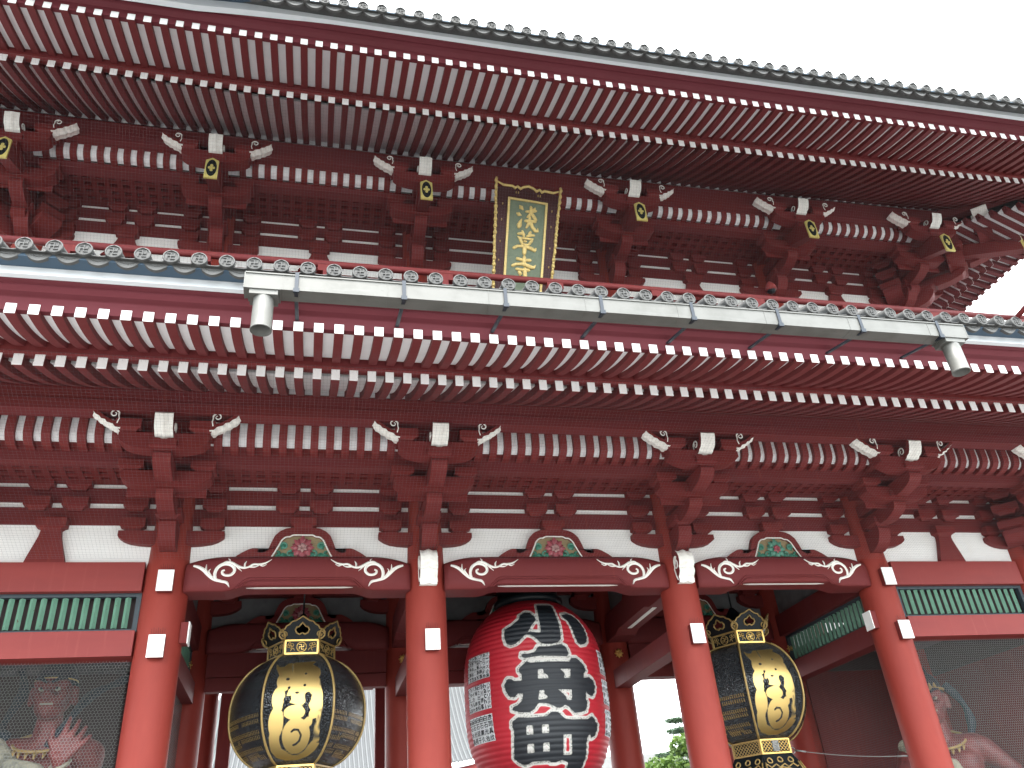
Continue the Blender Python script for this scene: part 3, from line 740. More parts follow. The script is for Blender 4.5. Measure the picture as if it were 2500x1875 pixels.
for x in (-2.4, 2.4):
    b = MB(); b.box(x-.17, x+.17, .33, 3.67, 5.066, 5.44); part('side_beam', b, M['red_beam'])
    b = MB(); h = 1.66; pts = [(.34,6.05),(.95,6.05),(1.2,6.13),(2.8,6.13),(3.05,6.05),(3.66,6.05),(3.66,6.45),(3.4,6.62),(.6,6.62),(.34,6.45)]
    b.prism(pts, 'x', x-.24, x+.24); B = part('rainbow_beam', b, M['red_beam'])
    w = MB(); w.box(x-.045, x+.045, 1.25, 2.75, 6.118, 6.127); w.obj('white_line', M['carve'], B)
    b = MB(); b.box(x-.04, x+.04, .34, 3.66, 6.62, 8.0); part('plaster_wall', b, M['grey'])
    b = MB(); b.prism([(1.0,6.62),(1.3,6.75),(1.55,7.1),(1.8,7.25),(2.2,7.25),(2.45,7.1),(2.7,6.75),(3.0,6.62)], 'x', x-.1, x+.1); part('frog_leg_strut', b, M['red'])
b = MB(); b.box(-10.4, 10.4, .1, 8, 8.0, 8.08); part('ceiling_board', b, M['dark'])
b = MB()
for k in range(-20, 21): b.box(k*.5-.04, k*.5+.04, .15, 7.95, 7.9, 8.0)
part('ceiling_batten', b, M['red'])
# gilt flower bosses on the mid columns
def boss():
    c = MB(); 
    for k in range(8):
        a = 2*PI*k/8; c.tube([(0,-.01,0),(.05*math.cos(a),-.02,.05*math.sin(a)),(.10*math.cos(a),-.012,.10*math.sin(a))], [.02,.032,.014], 6)
    c.tube([(0,0,0),(0,-.06,0),(0,-.075,0)], [.04,.03,.005], 8); return c.mesh('flower_boss', M['gold'])
BO = boss()
for x in (-6.684, -2.4, 2.4, 6.684): link('flower_boss', BO, gate, (x, 3.63, 5.80))

# ------------------------------------------------------------------ eaves
def raf_line(tipY, z0, inY, z1, s0, n=9):
    L = inY-tipY; a = s0*L; b = (z1-z0)-a
    return [(tipY+L*i/n, z0+a*i/n+b*(i/n)**2) for i in range(n+1)]
def raf_mesh(name, line, h, w=.116, cut=None):
    c = MB(); pts = line if cut is None else [p for p in line if p[0] <= cut]
    poly = pts+[(y, z+h) for y, z in pts[::-1]]
    c.prism(poly, 'x', -w/2, w/2); return c
def xs_(X, n=60): return [-X+2*X*i/n for i in range(n+1)]

LF = dict(a=.6e-3, b=-.35e-5); LB = dict(a=.03e-3, b=0); UF = dict(a=1.5e-3, b=-.73e-5); UB = dict(a=1.03e-3, b=-.16e-5)
tiers = {
 'low': dict(base=raf_line(-4.15, 7.823, -2.10, 8.74, .27), bh=.178, fly=raf_line(-5.40, 7.735, -4.13, 8.09, .08), fh=.135, cf=LF, cb=LB,
             XF=15.3, XB=14.0, XP=12.4, PY=-2.14, side=15.3, fasc=(0, 0)),
 'up': dict(base=raf_line(-3.485, 14.295, -1.12, 15.655, .44), bh=.165, fly=raf_line(-4.76, 14.17, -3.45, 14.555, .20), fh=.135, cf=UF, cb=UB,
            XF=13.3, XB=12.4, XP=11.2, PY=-1.17, side=13.3, fasc=(.64, 6.44)),
}
cap_b = MB(); cap_b.box(-.0595, .0595, -.006, .03, 0, 1); 
vis = {('fly','low'): (-8.3, 8.9), ('base','low'): (-8.6, 8.9), ('fly','up'): (-9.8, .9), ('base','up'): (-10.2, .9)}
rest = {'fly': MB(), 'base': MB()}
for tn, T in tiers.items():
    for kind in ('fly', 'base'):
        line = T[kind]; h = T['fh' if kind == 'fly' else 'bh']; X = T['XF' if kind == 'fly' else 'XB']; c = T['cf' if kind == 'fly' else 'cb']
        rm = raf_mesh(kind, line, h); me = rm.mesh('rafter', M['rafter'])
        cp = MB(); y0, z0 = line[0]; cp.box(-.0592, .0592, y0-.007, y0+.004, z0-.001, z0+h+.001); cpm = cp.mesh('white_rafter_end', M['cap'])
        cp2 = MB(); cp2.box(-.0592, .0592, y0-.007, y0+.004, z0-.001, z0+h+.001, 1)
        lo, hi = vis[(kind, tn)]; k0 = int(X/P)
        for k in range(-k0, k0):
            x = (k+.5)*P; z = curv(x, **c)
            if lo < x < hi:
                o = link('flying_rafter' if kind == 'fly' else 'base_rafter', me, gate, (x, 0, z)); link('white_rafter_end', cpm, o)
            else:
                src = rm
                if kind == 'base' and abs(x) > T['XP']:
                    src = raf_mesh(kind, line, h, cut=T['PY']-(abs(x)-T['XP']))
                rest[kind].merge(src, Matrix.Translation((x, 0, z))); rest[kind].merge(cp2, Matrix.Translation((x, 0, z)))
    # white boarding over both layers
    for kind, X, c, h in (('base', T['XB'], T['cb'], T['bh']), ('fly', T['XF'], T['cf'], T['fh'])):
        L = T[kind]; L = [p for p in L if p[0] > L[0][0]+.06]
        poly = [(y, z+h-.048) for y, z in L]+[(y, z+h+.004) for y, z in L[::-1]]
        b = MB(); sweep(b, poly, xs_(X), lambda x: curv(x, **c)); part('soffit_boarding', b, M['soffit'])
    b = MB(); zi = T['base'][-1][1]; sweep(b, [(T['PY']+.01, zi-.05), (T['PY']+.01, zi+T['bh']+.03), (T['PY']+.04, zi+T['bh']+.03), (T['PY']+.04, zi-.05)], xs_(T['XP']), lambda x: curv(x, **T['cb'])); part('rafter_filling', b, M['soffit'])
    # board between the two layers and the eave board
    by, bz = T['base'][0]; bz += T['bh']
    b = MB(); sweep(b, [(by+.02,bz-.02),(by-.045,bz+.0),(by-.045,bz+.165),(by+.10,bz+.165),(by+.10,bz-.02)], xs_(T['XF']-.6), lambda x: curv(x, **T['cb'])); part('eave_fillet', b, M['red_beam'])
    dy, dz = T['fasc']; zf = lambda x: curv(x, **T['cf'])
    if tn == 'low':
        f1 = [(-5.30,7.795),(-5.385,7.795),(-5.42,7.955),(-5.43,7.965),(-5.50,7.99),(-5.545,8.04),(-5.55,8.065),(-5.60,8.075),(-5.63,8.12),(-5.55,8.16),(-5.3,8.16)]
        f2 = [(-5.56,8.10),(-5.705,8.085),(-5.715,8.185),(-5.56,8.2)]
        f3 = [(-5.60,8.186),(-5.72,8.187),(-5.90,8.20),(-5.90,8.26),(-5.3,8.45),(-5.3,8.2)]
        dY, dZ0, dc = -5.95, 8.30, dict(a=.95e-3, b=0)
    else:
        f1 = [(-4.66,14.22),(-4.745,14.22),(-4.775,14.375),(-4.79,14.385),(-4.84,14.42),(-4.875,14.47),(-4.88,14.50),(-4.925,14.515),(-4.97,14.58),(-4.9,14.64),(-4.66,14.64)]
        f2 = [(-4.93,14.56),(-5.035,14.565),(-5.05,14.715),(-4.93,14.73)]
        f3 = [(-4.95,14.716),(-5.06,14.717),(-5.35,14.50),(-5.36,14.56),(-4.8,14.95),(-4.7,14.7)]
        dY, dZ0, dc = -5.42, 14.53, dict(a=1.25e-3, b=-.2e-5)
    sag = lambda x: -.021*(min(6.7, -x)-4)**2 if (tn == 'up' and x < -4) else 0
    T['sag'] = sag
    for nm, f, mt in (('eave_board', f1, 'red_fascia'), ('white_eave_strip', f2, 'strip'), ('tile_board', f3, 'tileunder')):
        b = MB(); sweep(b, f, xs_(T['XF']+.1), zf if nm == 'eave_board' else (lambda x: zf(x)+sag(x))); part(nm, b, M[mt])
    T['dY'], T['dZ'], T['dc'] = dY, dZ0, dc
for kind, nm in (('fly', 'flying_rafter_row'), ('base', 'base_rafter_row')):
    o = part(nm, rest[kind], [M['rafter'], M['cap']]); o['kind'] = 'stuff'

# round and scalloped eave tiles
def manji(mb, r, y0, y1, mi, P3=lambda x, h, z: (x, h, z)):
    V, F = text_tris("卍", .0); xs = [v[0] for v in V]; ys = [v[1] for v in V]
    cx, cy = (min(xs)+max(xs))/2, (min(ys)+max(ys))/2; s = 2*r/(max(xs)-min(xs))
    extrude_flat(mb, [((v[0]-cx)*s, (v[1]-cy)*s) for v in V], F, lambda x, y, h: P3(x, h, y), y0, y1, mi)
def disc_mesh():
    c = MB(); n = 24
    o = len(c.v)
    rings = [(.093, .05), (.096, -.0), (.093, -.012), (.080, -.014), (.074, -.004), (0.0001, -.003)]
    for r, y in rings: c.v += [(r*math.cos(2*PI*k/n), y, r*math.sin(2*PI*k/n)) for k in range(n)]
    for i in range(len(rings)-1):
        for k in range(n): c.face((o+i*n+k, o+(i+1)*n+k, o+(i+1)*n+(k+1)%n, o+i*n+(k+1)%n), 0)
    manji(c, .047, .0, -.016, 0)
    return c.mesh('round_eave_tile', M['tile'])
DISC = disc_mesh()
TP = .3198
def scallop_mesh():
    c = MB(); w = TP; n = 12; top = []; bot = []
    for i in range(n+1):
        u = i/n; top.append((u*w-w/2, -.028-.045*math.sin(PI*u))); bot.append((u*w-w/2, -.075-.115*math.sin(PI*u)**.9))
    for i in range(n):
        o = len(c.v)
        for (x, z) in (top[i], top[i+1], bot[i+1], bot[i]): c.v.append((x, -.03, z))
        for (x, z) in (top[i], top[i+1], bot[i+1], bot[i]): c.v.append((x, .02, z))
        c.face((o, o+3, o+2, o+1)); c.face((o, o+1, o+5, o+4)); c.face((o+3, o+7, o+6, o+2))
        o = len(c.v)        # the tile's upper lip running back up the roof
        (x0, z0), (x1, z1) = top[i], top[i+1]
        c.v += [(x0,-.045,z0+.016),(x1,-.045,z1+.016),(x1,-.045,z1),(x0,-.045,z0),(x0,.02,z0+.03),(x1,.02,z1+.03)]
        c.face((o, o+3, o+2, o+1)); c.face((o, o+1, o+5, o+4)); 
    for k in range(9):      # raised scroll relief
        u = .12+.76*k/8; x = u*w-w/2; z = -.060-.075*math.sin(PI*u)
        c.tube([(x-.014, -.03, z), (x, -.036, z+.012), (x+.014, -.03, z-.004)], .0045, 4)
    return c.mesh('scalloped_eave_tile', M['tile'])
SCAL = scallop_mesh()
rest_t = MB()
def mesh_to_mb(me):
    c = MB(); c.v = [tuple(v.co) for v in me.vertices]; c.f = [tuple(p.vertices) for p in me.polygons]; c.m = [0]*len(c.f); c.s = [False]*len(c.f); return c
DMB, SMB = mesh_to_mb(DISC), mesh_to_mb(SCAL)
for tn, x00, vlo, vhi in (('low', -3.947, -8.6, 8.8), ('up', -4.293, -4.9, 9.9)):
    T = tiers[tn]; k0 = int(-(T['XF']+.2+x00)/TP); k1 = int((T['XF']+.2-x00)/TP)
    for k in range(k0, k1):
        x = x00+k*TP; z = T['dZ']+curv(x, **T['dc'])+T['sag'](x)*.45; xs2 = x+TP/2; zs2 = T['dZ']+curv(xs2, **T['dc'])+T['sag'](xs2)*.45
        if vlo < x < vhi:
            link('round_eave_tile', DISC, gate, (x, T['dY'], z)); link('scalloped_eave_tile', SCAL, gate, (xs2, T['dY']+.075, zs2))
        else:
            rest_t.merge(DMB, Matrix.Translation((x, T['dY'], z))); rest_t.merge(SMB, Matrix.Translation((xs2, T['dY']+.075, zs2)))
    # roof slope with its barrel rows
    b = MB(); EY, EZ = T['dY'], T['dZ']; WY, WZ = (.4, 11.0) if tn == 'low' else (4.0, 21.5)
    WX = 10.0 if tn == 'low' else 9.0; EX = T['XF']+.2
    prof = lambda t: (EY+(WY-EY)*t, EZ+(WZ-EZ)*(t*.72+.28*t*t))
    N = 12
    def halfw(t): return EX+(WX-EX)*t
    o = len(b.v)
    for i in range(N+1):
        y, z = prof(i/N); hw = halfw(i/N)
        b.v += [(-hw+2*hw*j/40, y, z-.09+(curv(-hw+2*hw*j/40, **T['dc']))*(1-i/N)) for j in range(41)]
    for i in range(N):
        for j in range(40): b.face((o+i*41+j, o+i*41+j+1, o+(i+1)*41+j+1, o+(i+1)*41+j), 0, True)
    for k in range(k0, k1):
        x = x00+k*TP; tmax = 1 if abs(x) < WX else max(.05, (EX-abs(x))/(EX-WX))
        pts = []
        for i in range(9):
            t = tmax*i/8; y, z = prof(t); pts.append((x, y+(.0 if i else .0), z+curv(x, **T['dc'])*(1-t)))
        b.tube(pts, .083, 8, cap=False)
    for sx in (-1, 1):      # side slopes
        o = len(b.v); DB = 8+(-EY)
        for i in range(N+1):
            y, z = prof(i/N); hw = halfw(i/N); yb = (8-y) if tn == 'low' else (8-y if i < N else 4.0)
            b.v += [(sx*hw, y, z-.05+curv(hw, **T['dc'])*(1-i/N)), (sx*hw, yb, z-.05+curv(hw, **T['dc'])*(1-i/N))]
        for i in range(N): b.face((o+2*i, o+2*i+1, o+2*i+3, o+2*i+2))
    o = len(b.v)
    for i in range(N+1):
        y, z = prof(i/N); hw = halfw(i/N); b.v += [(-hw, 8-y, z-.05), (hw, 8-y, z-.05)]
    for i in range(N): b.face((o+2*i, o+2*i+1, o+2*i+3, o+2*i+2))
    part('tiled_roof', b, M['tile'])
o = part('eave_tile_row', rest_t, M['tile']); o['kind'] = 'stuff'

# side and rear eaves: rafters, boarding, fascia, closed underneath
for tn in ('low', 'up'):
    T = tiers[tn]; 
    for sx in (-1, 1):
        b = MB(); XT = T['side']; xb = XT-.85 if tn == 'up' else XT-1.25
        zt = T['fly'][0][1]+curv(XT, **T['cf']); zb = T['base'][0][1]; zi = T['base'][-1][1]; xi = (T['XP'] if tn == 'low' else 11.2)-.1
        y = -4.1 if tn == 'up' else -4.6
        while y < 12.4:
            b.prism([(sx*XT, zt), (sx*(xb-.1), zt+.28), (sx*(xb-.1), zt+.42), (sx*XT, zt+.14)], 'y', y-.058, y+.058, 0)
            zin = zi if tn == 'low' else zb+.80; x_in = xi+max(0, T['PY']-y)*((xb-xi)/(T['PY']-T['base'][0][0]))
            if x_in < xb-.08:
                zc_ = zb+(zin-zb)*(xb-x_in)/(xb-xi)
                b.prism([(sx*xb, zb), (sx*x_in, zc_), (sx*x_in, zc_+.17), (sx*xb, zb+.17)], 'y', y-.058, y+.058, 0)
                b.prism([(sx*xb, zb+.13), (sx*x_in, zc_+.13), (sx*x_in, zc_+.165), (sx*xb, zb+.165)], 'y', y+.058, y+P-.058, 2)
                b.box(min(sx*xb, sx*(xb+.008)), max(sx*xb, sx*(xb+.008)), y-.059, y+.059, zb, zb+.17, 1)
            b.box(min(sx*XT, sx*(XT+.008)), max(sx*XT, sx*(XT+.008)), y-.059, y+.059, zt, zt+.14, 1)
            y += P
        zz = zi if tn == 'low' else zb+.80
        b.prism([(sx*XT, zt+.135), (sx*(xb-.1), zt+.415), (sx*(xb-.1), zt+.46), (sx*XT, zt+.18)], 'y', -4.5, 12.5, 2)
        pass
        b.prism([(sx*(XT-.05), zt+.06), (sx*(XT+.03), zt+.08), (sx*(XT+.2), zt+.36), (sx*(XT+.05), zt+.42)], 'y', -4.6, 12.6, 0)
        b.box(min(sx*xi, sx*(xi+.28)), max(sx*xi, sx*(xi+.28)), T['PY'], 9.2, zz-.5, zz, 0)
        
        o = b.obj('side_rafter_row', [M['rafter'], M['cap'], M['soffit']], gate); o['kind'] = 'stuff'
        # hip rafter
        h = MB(); p0 = Vector((sx*10.6, T['PY']+1.2, T['base'][-1][1]+.1)); p1 = Vector((sx*(XT+.05), T['fly'][0][0]-.1, zt-.02))
        d = (p1-p0); n = Vector((d.y, -d.x, 0)).normalized()*.14
        hb = .36
        vs = [p0-n, p0+n, p1+n, p1-n]; vs = vs+[v+Vector((0, 0, hb)) for v in vs]
        h.add([tuple(v) for v in vs], [(0,3,2,1),(4,5,6,7),(0,1,5,4),(1,2,6,5),(2,3,7,6),(3,0,4,7)]); part('hip_rafter', h, M['red_beam'])
    b = MB(); zz = T['fly'][0][1]+.3; b.box(-T['XF'], T['XF'], 9.3, 12.8, zz, zz+.1); part('soffit_boarding', b, M['soffit'])
    b = MB(); zc = 8.75 if tn == 'low' else 15.7
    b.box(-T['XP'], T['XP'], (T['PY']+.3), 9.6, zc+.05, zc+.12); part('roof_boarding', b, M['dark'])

# balcony and its rail round the upper storey
rb = MB(); RY, RZ, RX = -1.55, 12.03, 11.5
rb.tube([(-RX, RY, RZ), (RX, RY, RZ)], .07, 12)
for sx in (-1, 1): rb.tube([(sx*(RX-.3), RY, RZ), (sx*(RX+.25), RY, RZ+.03), (sx*(RX+.6), RY, RZ+.16), (sx*(RX+.8), RY, RZ+.36)], .068, 10); rb.tube([(sx*RX, RY-.5, RZ+.1), (sx*RX, RY, RZ), (sx*RX, 9.5, RZ)], .065, 10)
part('handrail', rb, M['red_beam'])
pm = MB(); pm.box(-.17, .17, -.06, .06, -.20, -.055); pm.box(-.07, .07, -.06, .06, -.9, -.2); PMB = pm.mesh('rail_post', M['red_beam'])
for k in range(-5, 6): link('rail_post', PMB, gate, (.18+k*2.27, RY, RZ))
b = MB(); b.box(-RX, RX, RY-.05, RY+.05, RZ-.62, RZ-.5); b.box(-RX, RX, RY-.05, RY+.05, RZ-1.0, RZ-.86); part('lower_rail', b, M['red_beam'])
b = MB(); b.box(-RX-.2, RX+.2, RY-.2, .6, RZ-1.15, RZ-1.03); b.box(-RX, RX, RY+.3, .6, 10.4, RZ-1.15); part('balcony_floor', b, M['red'])

# ------------------------------------------------------------------ gutter hung under the lower tiles
gt = thing('rain_gutter', 'long grey metal box gutter hung in front of the lower roof tiles', 'gutter', (-.35, -6.15, 7.85))
def local(mb, o): mb.xf(Matrix.Translation(-Vector(o.location))); return mb
b = MB(); b.box(-5.28, 4.60, -6.25, -6.235, 7.745, 7.95); b.box(-5.28, 4.60, -6.25, -6.03, 7.73, 7.745); b.box(-5.28, 4.60, -6.045, -6.03, 7.745, 7.93)
b.box(-5.29, -5.275, -6.252, -6.028, 7.728, 7.952); b.box(4.595, 4.61, -6.252, -6.028, 7.728, 7.952)
b.box(-5.28, 4.60, -6.262, -6.25, 7.94, 7.957)
for x in (-4.85, -3.63, -2.38, -1.12, .15, 1.42, 2.7, 3.98): b.box(x-.004, x+.004, -6.2535, -6.03, 7.727, 7.94)
local(b, gt).obj('trough', M['steel'], gt)
st = MB(); st.box(-.022, .022, -.118, -.106, -.15, .13); st.box(-.035, .035, -.125, -.10, -.155, -.10); 
st.prism([(-.118,-.155),(-.118,-.13),(.745,.075),(.745,.05)], 'x', -.022, .022); st.box(-.022, .022, -.118, .3, .12, .135)
STM = st.mesh('iron_strap', M['strap'])
for k in (13, 18, 23, 28, 33, 38, 43, 48): link('iron_strap', STM, gt, (-7.98+k*P-gt.location.x, 0, 0))
ds = MB(); ds.box(-.16, .16, -.12, .12, -.20, -.119); ds.box(-.185, .185, -.135, .135, -.135, -.118); ds.lathe([(.118, -.2), (.118, -.62), (.123, -.62), (.123, -.64), (.115, -.64), (.11, -.3)], 24)
DSM = ds.mesh('downspout', M['steel'])
for x in (-5.06, 4.36): link('downspout', DSM, gt, (x-gt.location.x, 0.02, 0))

# ------------------------------------------------------------------ netting
def netting(name, p0, p1, X, sag, label):
    t = MB(); c = .057; r = .00075
    L = math.hypot(p1[0]-p0[0], p1[1]-p0[1]); n = 6
    def at(s): return (p0[0]+(p1[0]-p0[0])*s, p0[1]+(p1[1]-p0[1])*s-sag*4*s*(1-s))
    k = int(X/c)
    for i in range(-k, k+1):
        x = i*c; o = len(t.v)
        for j in range(n+1):
            y, z = at(j/n); w = .006*math.sin(i*1.7+j*2.1)
            t.v += [(x-r+w, y, z), (x+r+w, y, z), (x+w, y-r*1.2, z-r*1.2)]
        for j in range(n):
            for q in range(3): t.face((o+3*j+q, o+3*j+(q+1)%3, o+3*j+3+(q+1)%3, o+3*j+3+q))
    m_ = int(L/c)
    for j in range(m_+1):
        o = len(t.v); K = 60
        for i in range(K+1):
            x = -X+2*X*i/K; y, z = at(j/m_); w = .008*math.sin(i*.9+j*1.3)
            t.v += [(x, y, z-r+w), (x, y, z+r+w), (x, y-r*1.2, z+w)]
        for i in range(K):
            for q in range(3): t.face((o+3*i+q, o+3*i+(q+1)%3, o+3*i+3+(q+1)%3, o+3*i+3+q))
    return tag(t.obj(name, M['net']), label, 'net')
netting('bird_netting', (-4.24, 7.99), (-.40, 6.56), 12.6, .05, 'fine square bird netting stretched under the lower eaves down to the column collars')
netting('bird_netting', (-3.56, 14.5), (-1.40, 11.9), 11.8, .05, 'fine square bird netting hung under the upper eaves behind the red handrail')

# ------------------------------------------------------------------ name plaque
pq = thing('name_plaque', 'tall gilt-framed plaque with three gold characters on a mottled green board', 'plaque')
Bc = Vector((-.31, -1.0, 12.52)); Tc = Vector((-.165, -1.7, 14.53))
v_ = (Tc-Bc).normalized(); u_ = (Vector((1, 0, 0))-v_*v_.x).normalized(); n_ = u_.cross(v_)     # n points outwards (-y)
if n_.y > 0: n_ = -n_
Mq = Matrix((u_, v_, n_)).transposed().to_4x4(); Mq.translation = Bc; pq.matrix_world = Mq
def fw(v): return .63+.085*(v/2.13)           # half width of the outer frame
b = MB(); b.prism([(-fw(-.5),-.5),(fw(-.5),-.5),(fw(2.1),2.02),(.0,2.10),(-fw(2.1),2.02)], 'z', -.06, 0); b.obj('backboard', M['darkred'], pq)
b = MB(); b.prism([(-.375,-.4),(.375,-.4),(.395,1.74),(-.395,1.74)], 'z', 0, .02); b.obj('green_board', M['patina'], pq)
b = MB()
for s in (-1, 1): b.prism([(s*.375,-.42),(s*.42,-.42),(s*.442,1.785),(s*.395,1.74)], 'z', 0, .05)
b.prism([(-.395,1.74),(.395,1.74),(.442,1.785),(-.442,1.785)], 'z', 0, .05); b.obj('inner_frame', M['goldleaf'], pq)
b = MB()
for s in (-1, 1):       # rippled gilt edge
    pts = []; v = -.5; i = 0
    while v < 2.1:
        big = (.55 < v < .82) or v > 1.62
        step = .14 if big else .075
        w = fw(v); rr = .036 if big else (.044 if i % 2 else .031)
        b.tube([(s*w, v, .0), (s*(w+(.02 if big else .006)), v+step*.5, .012), (s*fw(v+step), v+step, .0)], [rr*.8, rr, rr*.8], 7); v += step; i += 1
top = [(-.715,2.13),(-.56,2.06),(-.36,2.07),(-.30,2.03),(-.25,2.08),(-.18,2.03),(-.12,2.08),(0,2.12),(.12,2.08),(.18,2.03),(.25,2.08),(.30,2.03),(.36,2.07),(.56,2.06),(.715,2.13)]
b.tube([(x, v, .01) for x, v in top], [.015,.03,.032,.036,.03,.036,.03,.032,.03,.036,.03,.036,.032,.03,.015], 7); b.obj('outer_frame', M['goldleaf'], pq)
b = MB(); b.tube([(0, -.02, .012), (0, .025, .018)], .013, 6); SD = b.mesh('small_stud', M['goldpaint'])
for s in (-1, 1):
    for v in (-.05, .32, .75, 1.25, 1.62): link('small_stud', SD, pq, (s*.55, v, 0))
    for x in (.22, .27): link('small_stud', SD, pq, (s*x, 1.93, 0))
BR = [  # brush strokes of the three characters: points and half widths
 [[((512,398),10),((530,418),27),((556,444),12)], [((472,512),10),((498,522),28),((534,532),9)], [((548,585),6),((528,630),18),((514,680),30),((508,706),22)],
  [((612,468),16),((680,458),20),((752,438),16)], [((676,392),16),((684,430),22),((690,476),18)], [((738,402),12),((722,428),16)], [((686,474),18),((660,512),17),((626,548),10)], [((688,484),18),((720,520),22),((756,568),20)],
  [((604,604),18),((670,600),22),((748,596),18)], [((664,540),16),((668,600),20)], [((664,612),18),((640,662),18),((618,706),10)], [((676,600),20),((706,676),22),((756,730),22),((790,728),14),((788,686),5)]],
 [[((502,806),14),((545,796),18),((592,800),14)], [((562,758),14),((578,796),18),((590,832),12)], [((636,824),14),((690,800),18),((738,796),14)], [((682,756),16),((668,790),18),((640,830),8)],
  [((500,846),8),((528,862),18),((556,916),20),((574,944),12)], [((520,862),14),((610,858),16),((712,858),14)], [((722,846),8),((704,880),18),((664,940),14)], [((566,944),14),((612,948),16),((664,944),14)], [((594,898),14),((622,898),14)],
  [((446,1016),18),((500,982),18),((600,972),20),((700,990),24),((754,1012),22),((774,972),5)], [((606,960),22),((606,1020),26),((604,1080),22)]],
 [[((606,1122),20),((606,1180),24),((606,1240),20)], [((506,1160),20),((600,1172),18),((692,1158),20)], [((438,1268),18),((490,1240),18),((600,1222),20),((700,1254),26),((746,1256),20),((776,1214),5)],
  [((502,1306),18),((590,1308),18),((678,1300),20)], [((540,1338),18),((556,1366),24),((552,1386),10)], [((622,1288),20),((626,1380),24),((624,1450),24),((592,1478),10)]]]
for ch in BR:
    c = MB()
    for st_ in ch:
        pts = []; rr = []
        for (x, y), r in st_: xc = 630-30*(y-290)/1110; pts.append(((x-xc)*.00150, 2.263-.001597*y, 0)); rr.append(r*.00150*1.28)
        k0 = len(c.v); n = len(pts); P_, R_ = [], []
        for q in range(n-1):
            for t in range(3): P_.append([pts[q][d]*(1-t/3)+pts[q+1][d]*t/3 for d in range(3)]); R_.append(rr[q]*(1-t/3)+rr[q+1]*t/3)
        P_.append(pts[-1]); R_.append(rr[-1])
        d0 = Vector(P_[0])-Vector(P_[1]); d1 = Vector(P_[-1])-Vector(P_[-2])
        P_ = [tuple(Vector(P_[0])+d0.normalized()*R_[0]*.8)]+P_+[tuple(Vector(P_[-1])+d1.normalized()*R_[-1]*.8)]; R_ = [R_[0]*.45]+R_+[R_[-1]*.45]
        c.tube(P_, R_, 10)
        for q in range(k0, len(c.v)): x, y, z = c.v[q]; c.v[q] = (x, y, .028+z*.55)
    c.obj('gold_character', M['goldleaf'], pq)

# ------------------------------------------------------------------ red paper lantern
rl = thing('paper_lantern', 'giant red paper lantern with bold black characters hanging in the middle bay', 'lantern', (-.03, 2.0, 2.87))
GL = {'S1':[[-37.8,5.671],[-31.1,5.741],[-24.4,5.855],[-24.5,5.927],[-19.2,5.991],[-13.8,5.973],[-9.7,5.879],[-8.5,5.8],[-12.6,5.711],[-16.3,5.578],[-18.7,5.521],[-23.6,5.422],[-27.2,5.362],[-31.6,5.344],[-35.2,5.392],[-37.2,5.512]],'S2':[[-5.1,6.15],[14.3,6.15],[12.0,5.899],[12.0,5.767],[11.1,5.588],[9.9,5.4],[6.9,5.334],[1.3,5.303],[-4.7,5.307],[-7.9,5.342],[-11.2,5.432],[-14.8,5.497],[-18.7,5.521],[-16.3,5.571],[-6.4,5.532],[-5.8,5.678],[-6.2,5.815]],'S3':[[19.3,5.922],[28.0,5.968],[35.7,5.93],[40.2,5.816],[41.2,5.683],[40.5,5.529],[38.0,5.416],[33.5,5.344],[28.0,5.315],[25.2,5.359],[23.9,5.501],[23.8,5.674],[22.2,5.807],[18.7,5.859]],'F1':[[-23.0,5.165],[-17.7,5.151],[-12.7,5.178],[-9.9,5.27],[-1.5,5.265],[8.9,5.303],[12.7,5.261],[14.6,5.145],[13.0,5.075],[-0.1,5.085],[-8.3,5.095],[-16.4,5.085],[-21.3,5.08],[-23.4,5.112]],'F2':[[-26.3,4.902],[-21.6,4.991],[-19.7,5.03],[-17.4,4.99],[14.2,4.985],[15.8,5.05],[20.8,5.056],[25.5,4.987],[28.8,4.899],[29.2,4.834],[26.5,4.782],[26.2,4.707],[32.3,4.737],[36.5,4.681],[38.3,4.583],[36.5,4.468],[33.3,4.397],[29.1,4.417],[27.1,4.469],[25.9,4.358],[27.1,4.27],[24.8,4.143],[20.0,4.11],[14.2,4.094],[9.7,4.193],[6.8,4.234],[3.3,4.184],[-0.0,4.186],[-4.6,4.252],[-8.4,4.275],[-13.5,4.284],[-16.6,4.194],[-20.8,4.143],[-27.9,4.165],[-33.4,4.213],[-33.4,4.265],[-29.0,4.287],[-25.4,4.365],[-24.4,4.469],[-28.3,4.48],[-30.9,4.425],[-35.0,4.448],[-37.7,4.547],[-38.7,4.66],[-35.6,4.758],[-32.3,4.743],[-30.7,4.708],[-24.6,4.69],[-24.3,4.794],[-26.1,4.855]],'M':[[-34.6,4.03],[-29.7,4.09],[-24.2,4.07],[-18.7,4.06],[-8.5,4.06],[-4.2,4.13],[0.6,4.12],[3.6,4.055],[6.0,4.0],[12.1,3.99],[25.9,4.0],[30.8,4.06],[34.3,3.997],[37.5,3.915],[37.0,3.828],[34.6,3.741],[30.4,3.7],[28.4,3.751],[26.6,3.733],[25.5,3.617],[27.5,3.409],[26.0,3.2],[18.0,3.05],[4.0,3.02],[2.0,3.10],[9.0,3.16],[9.2,3.326],[3.3,3.365],[-2.4,3.334],[-7.2,3.34],[-8.1,3.364],[-22.9,3.372],[-27.1,3.34],[-31.0,3.34],[-35.3,3.381],[-38.5,3.453],[-36.9,3.563],[-34.5,3.805],[-34.2,3.905],[-35.2,3.942]]}
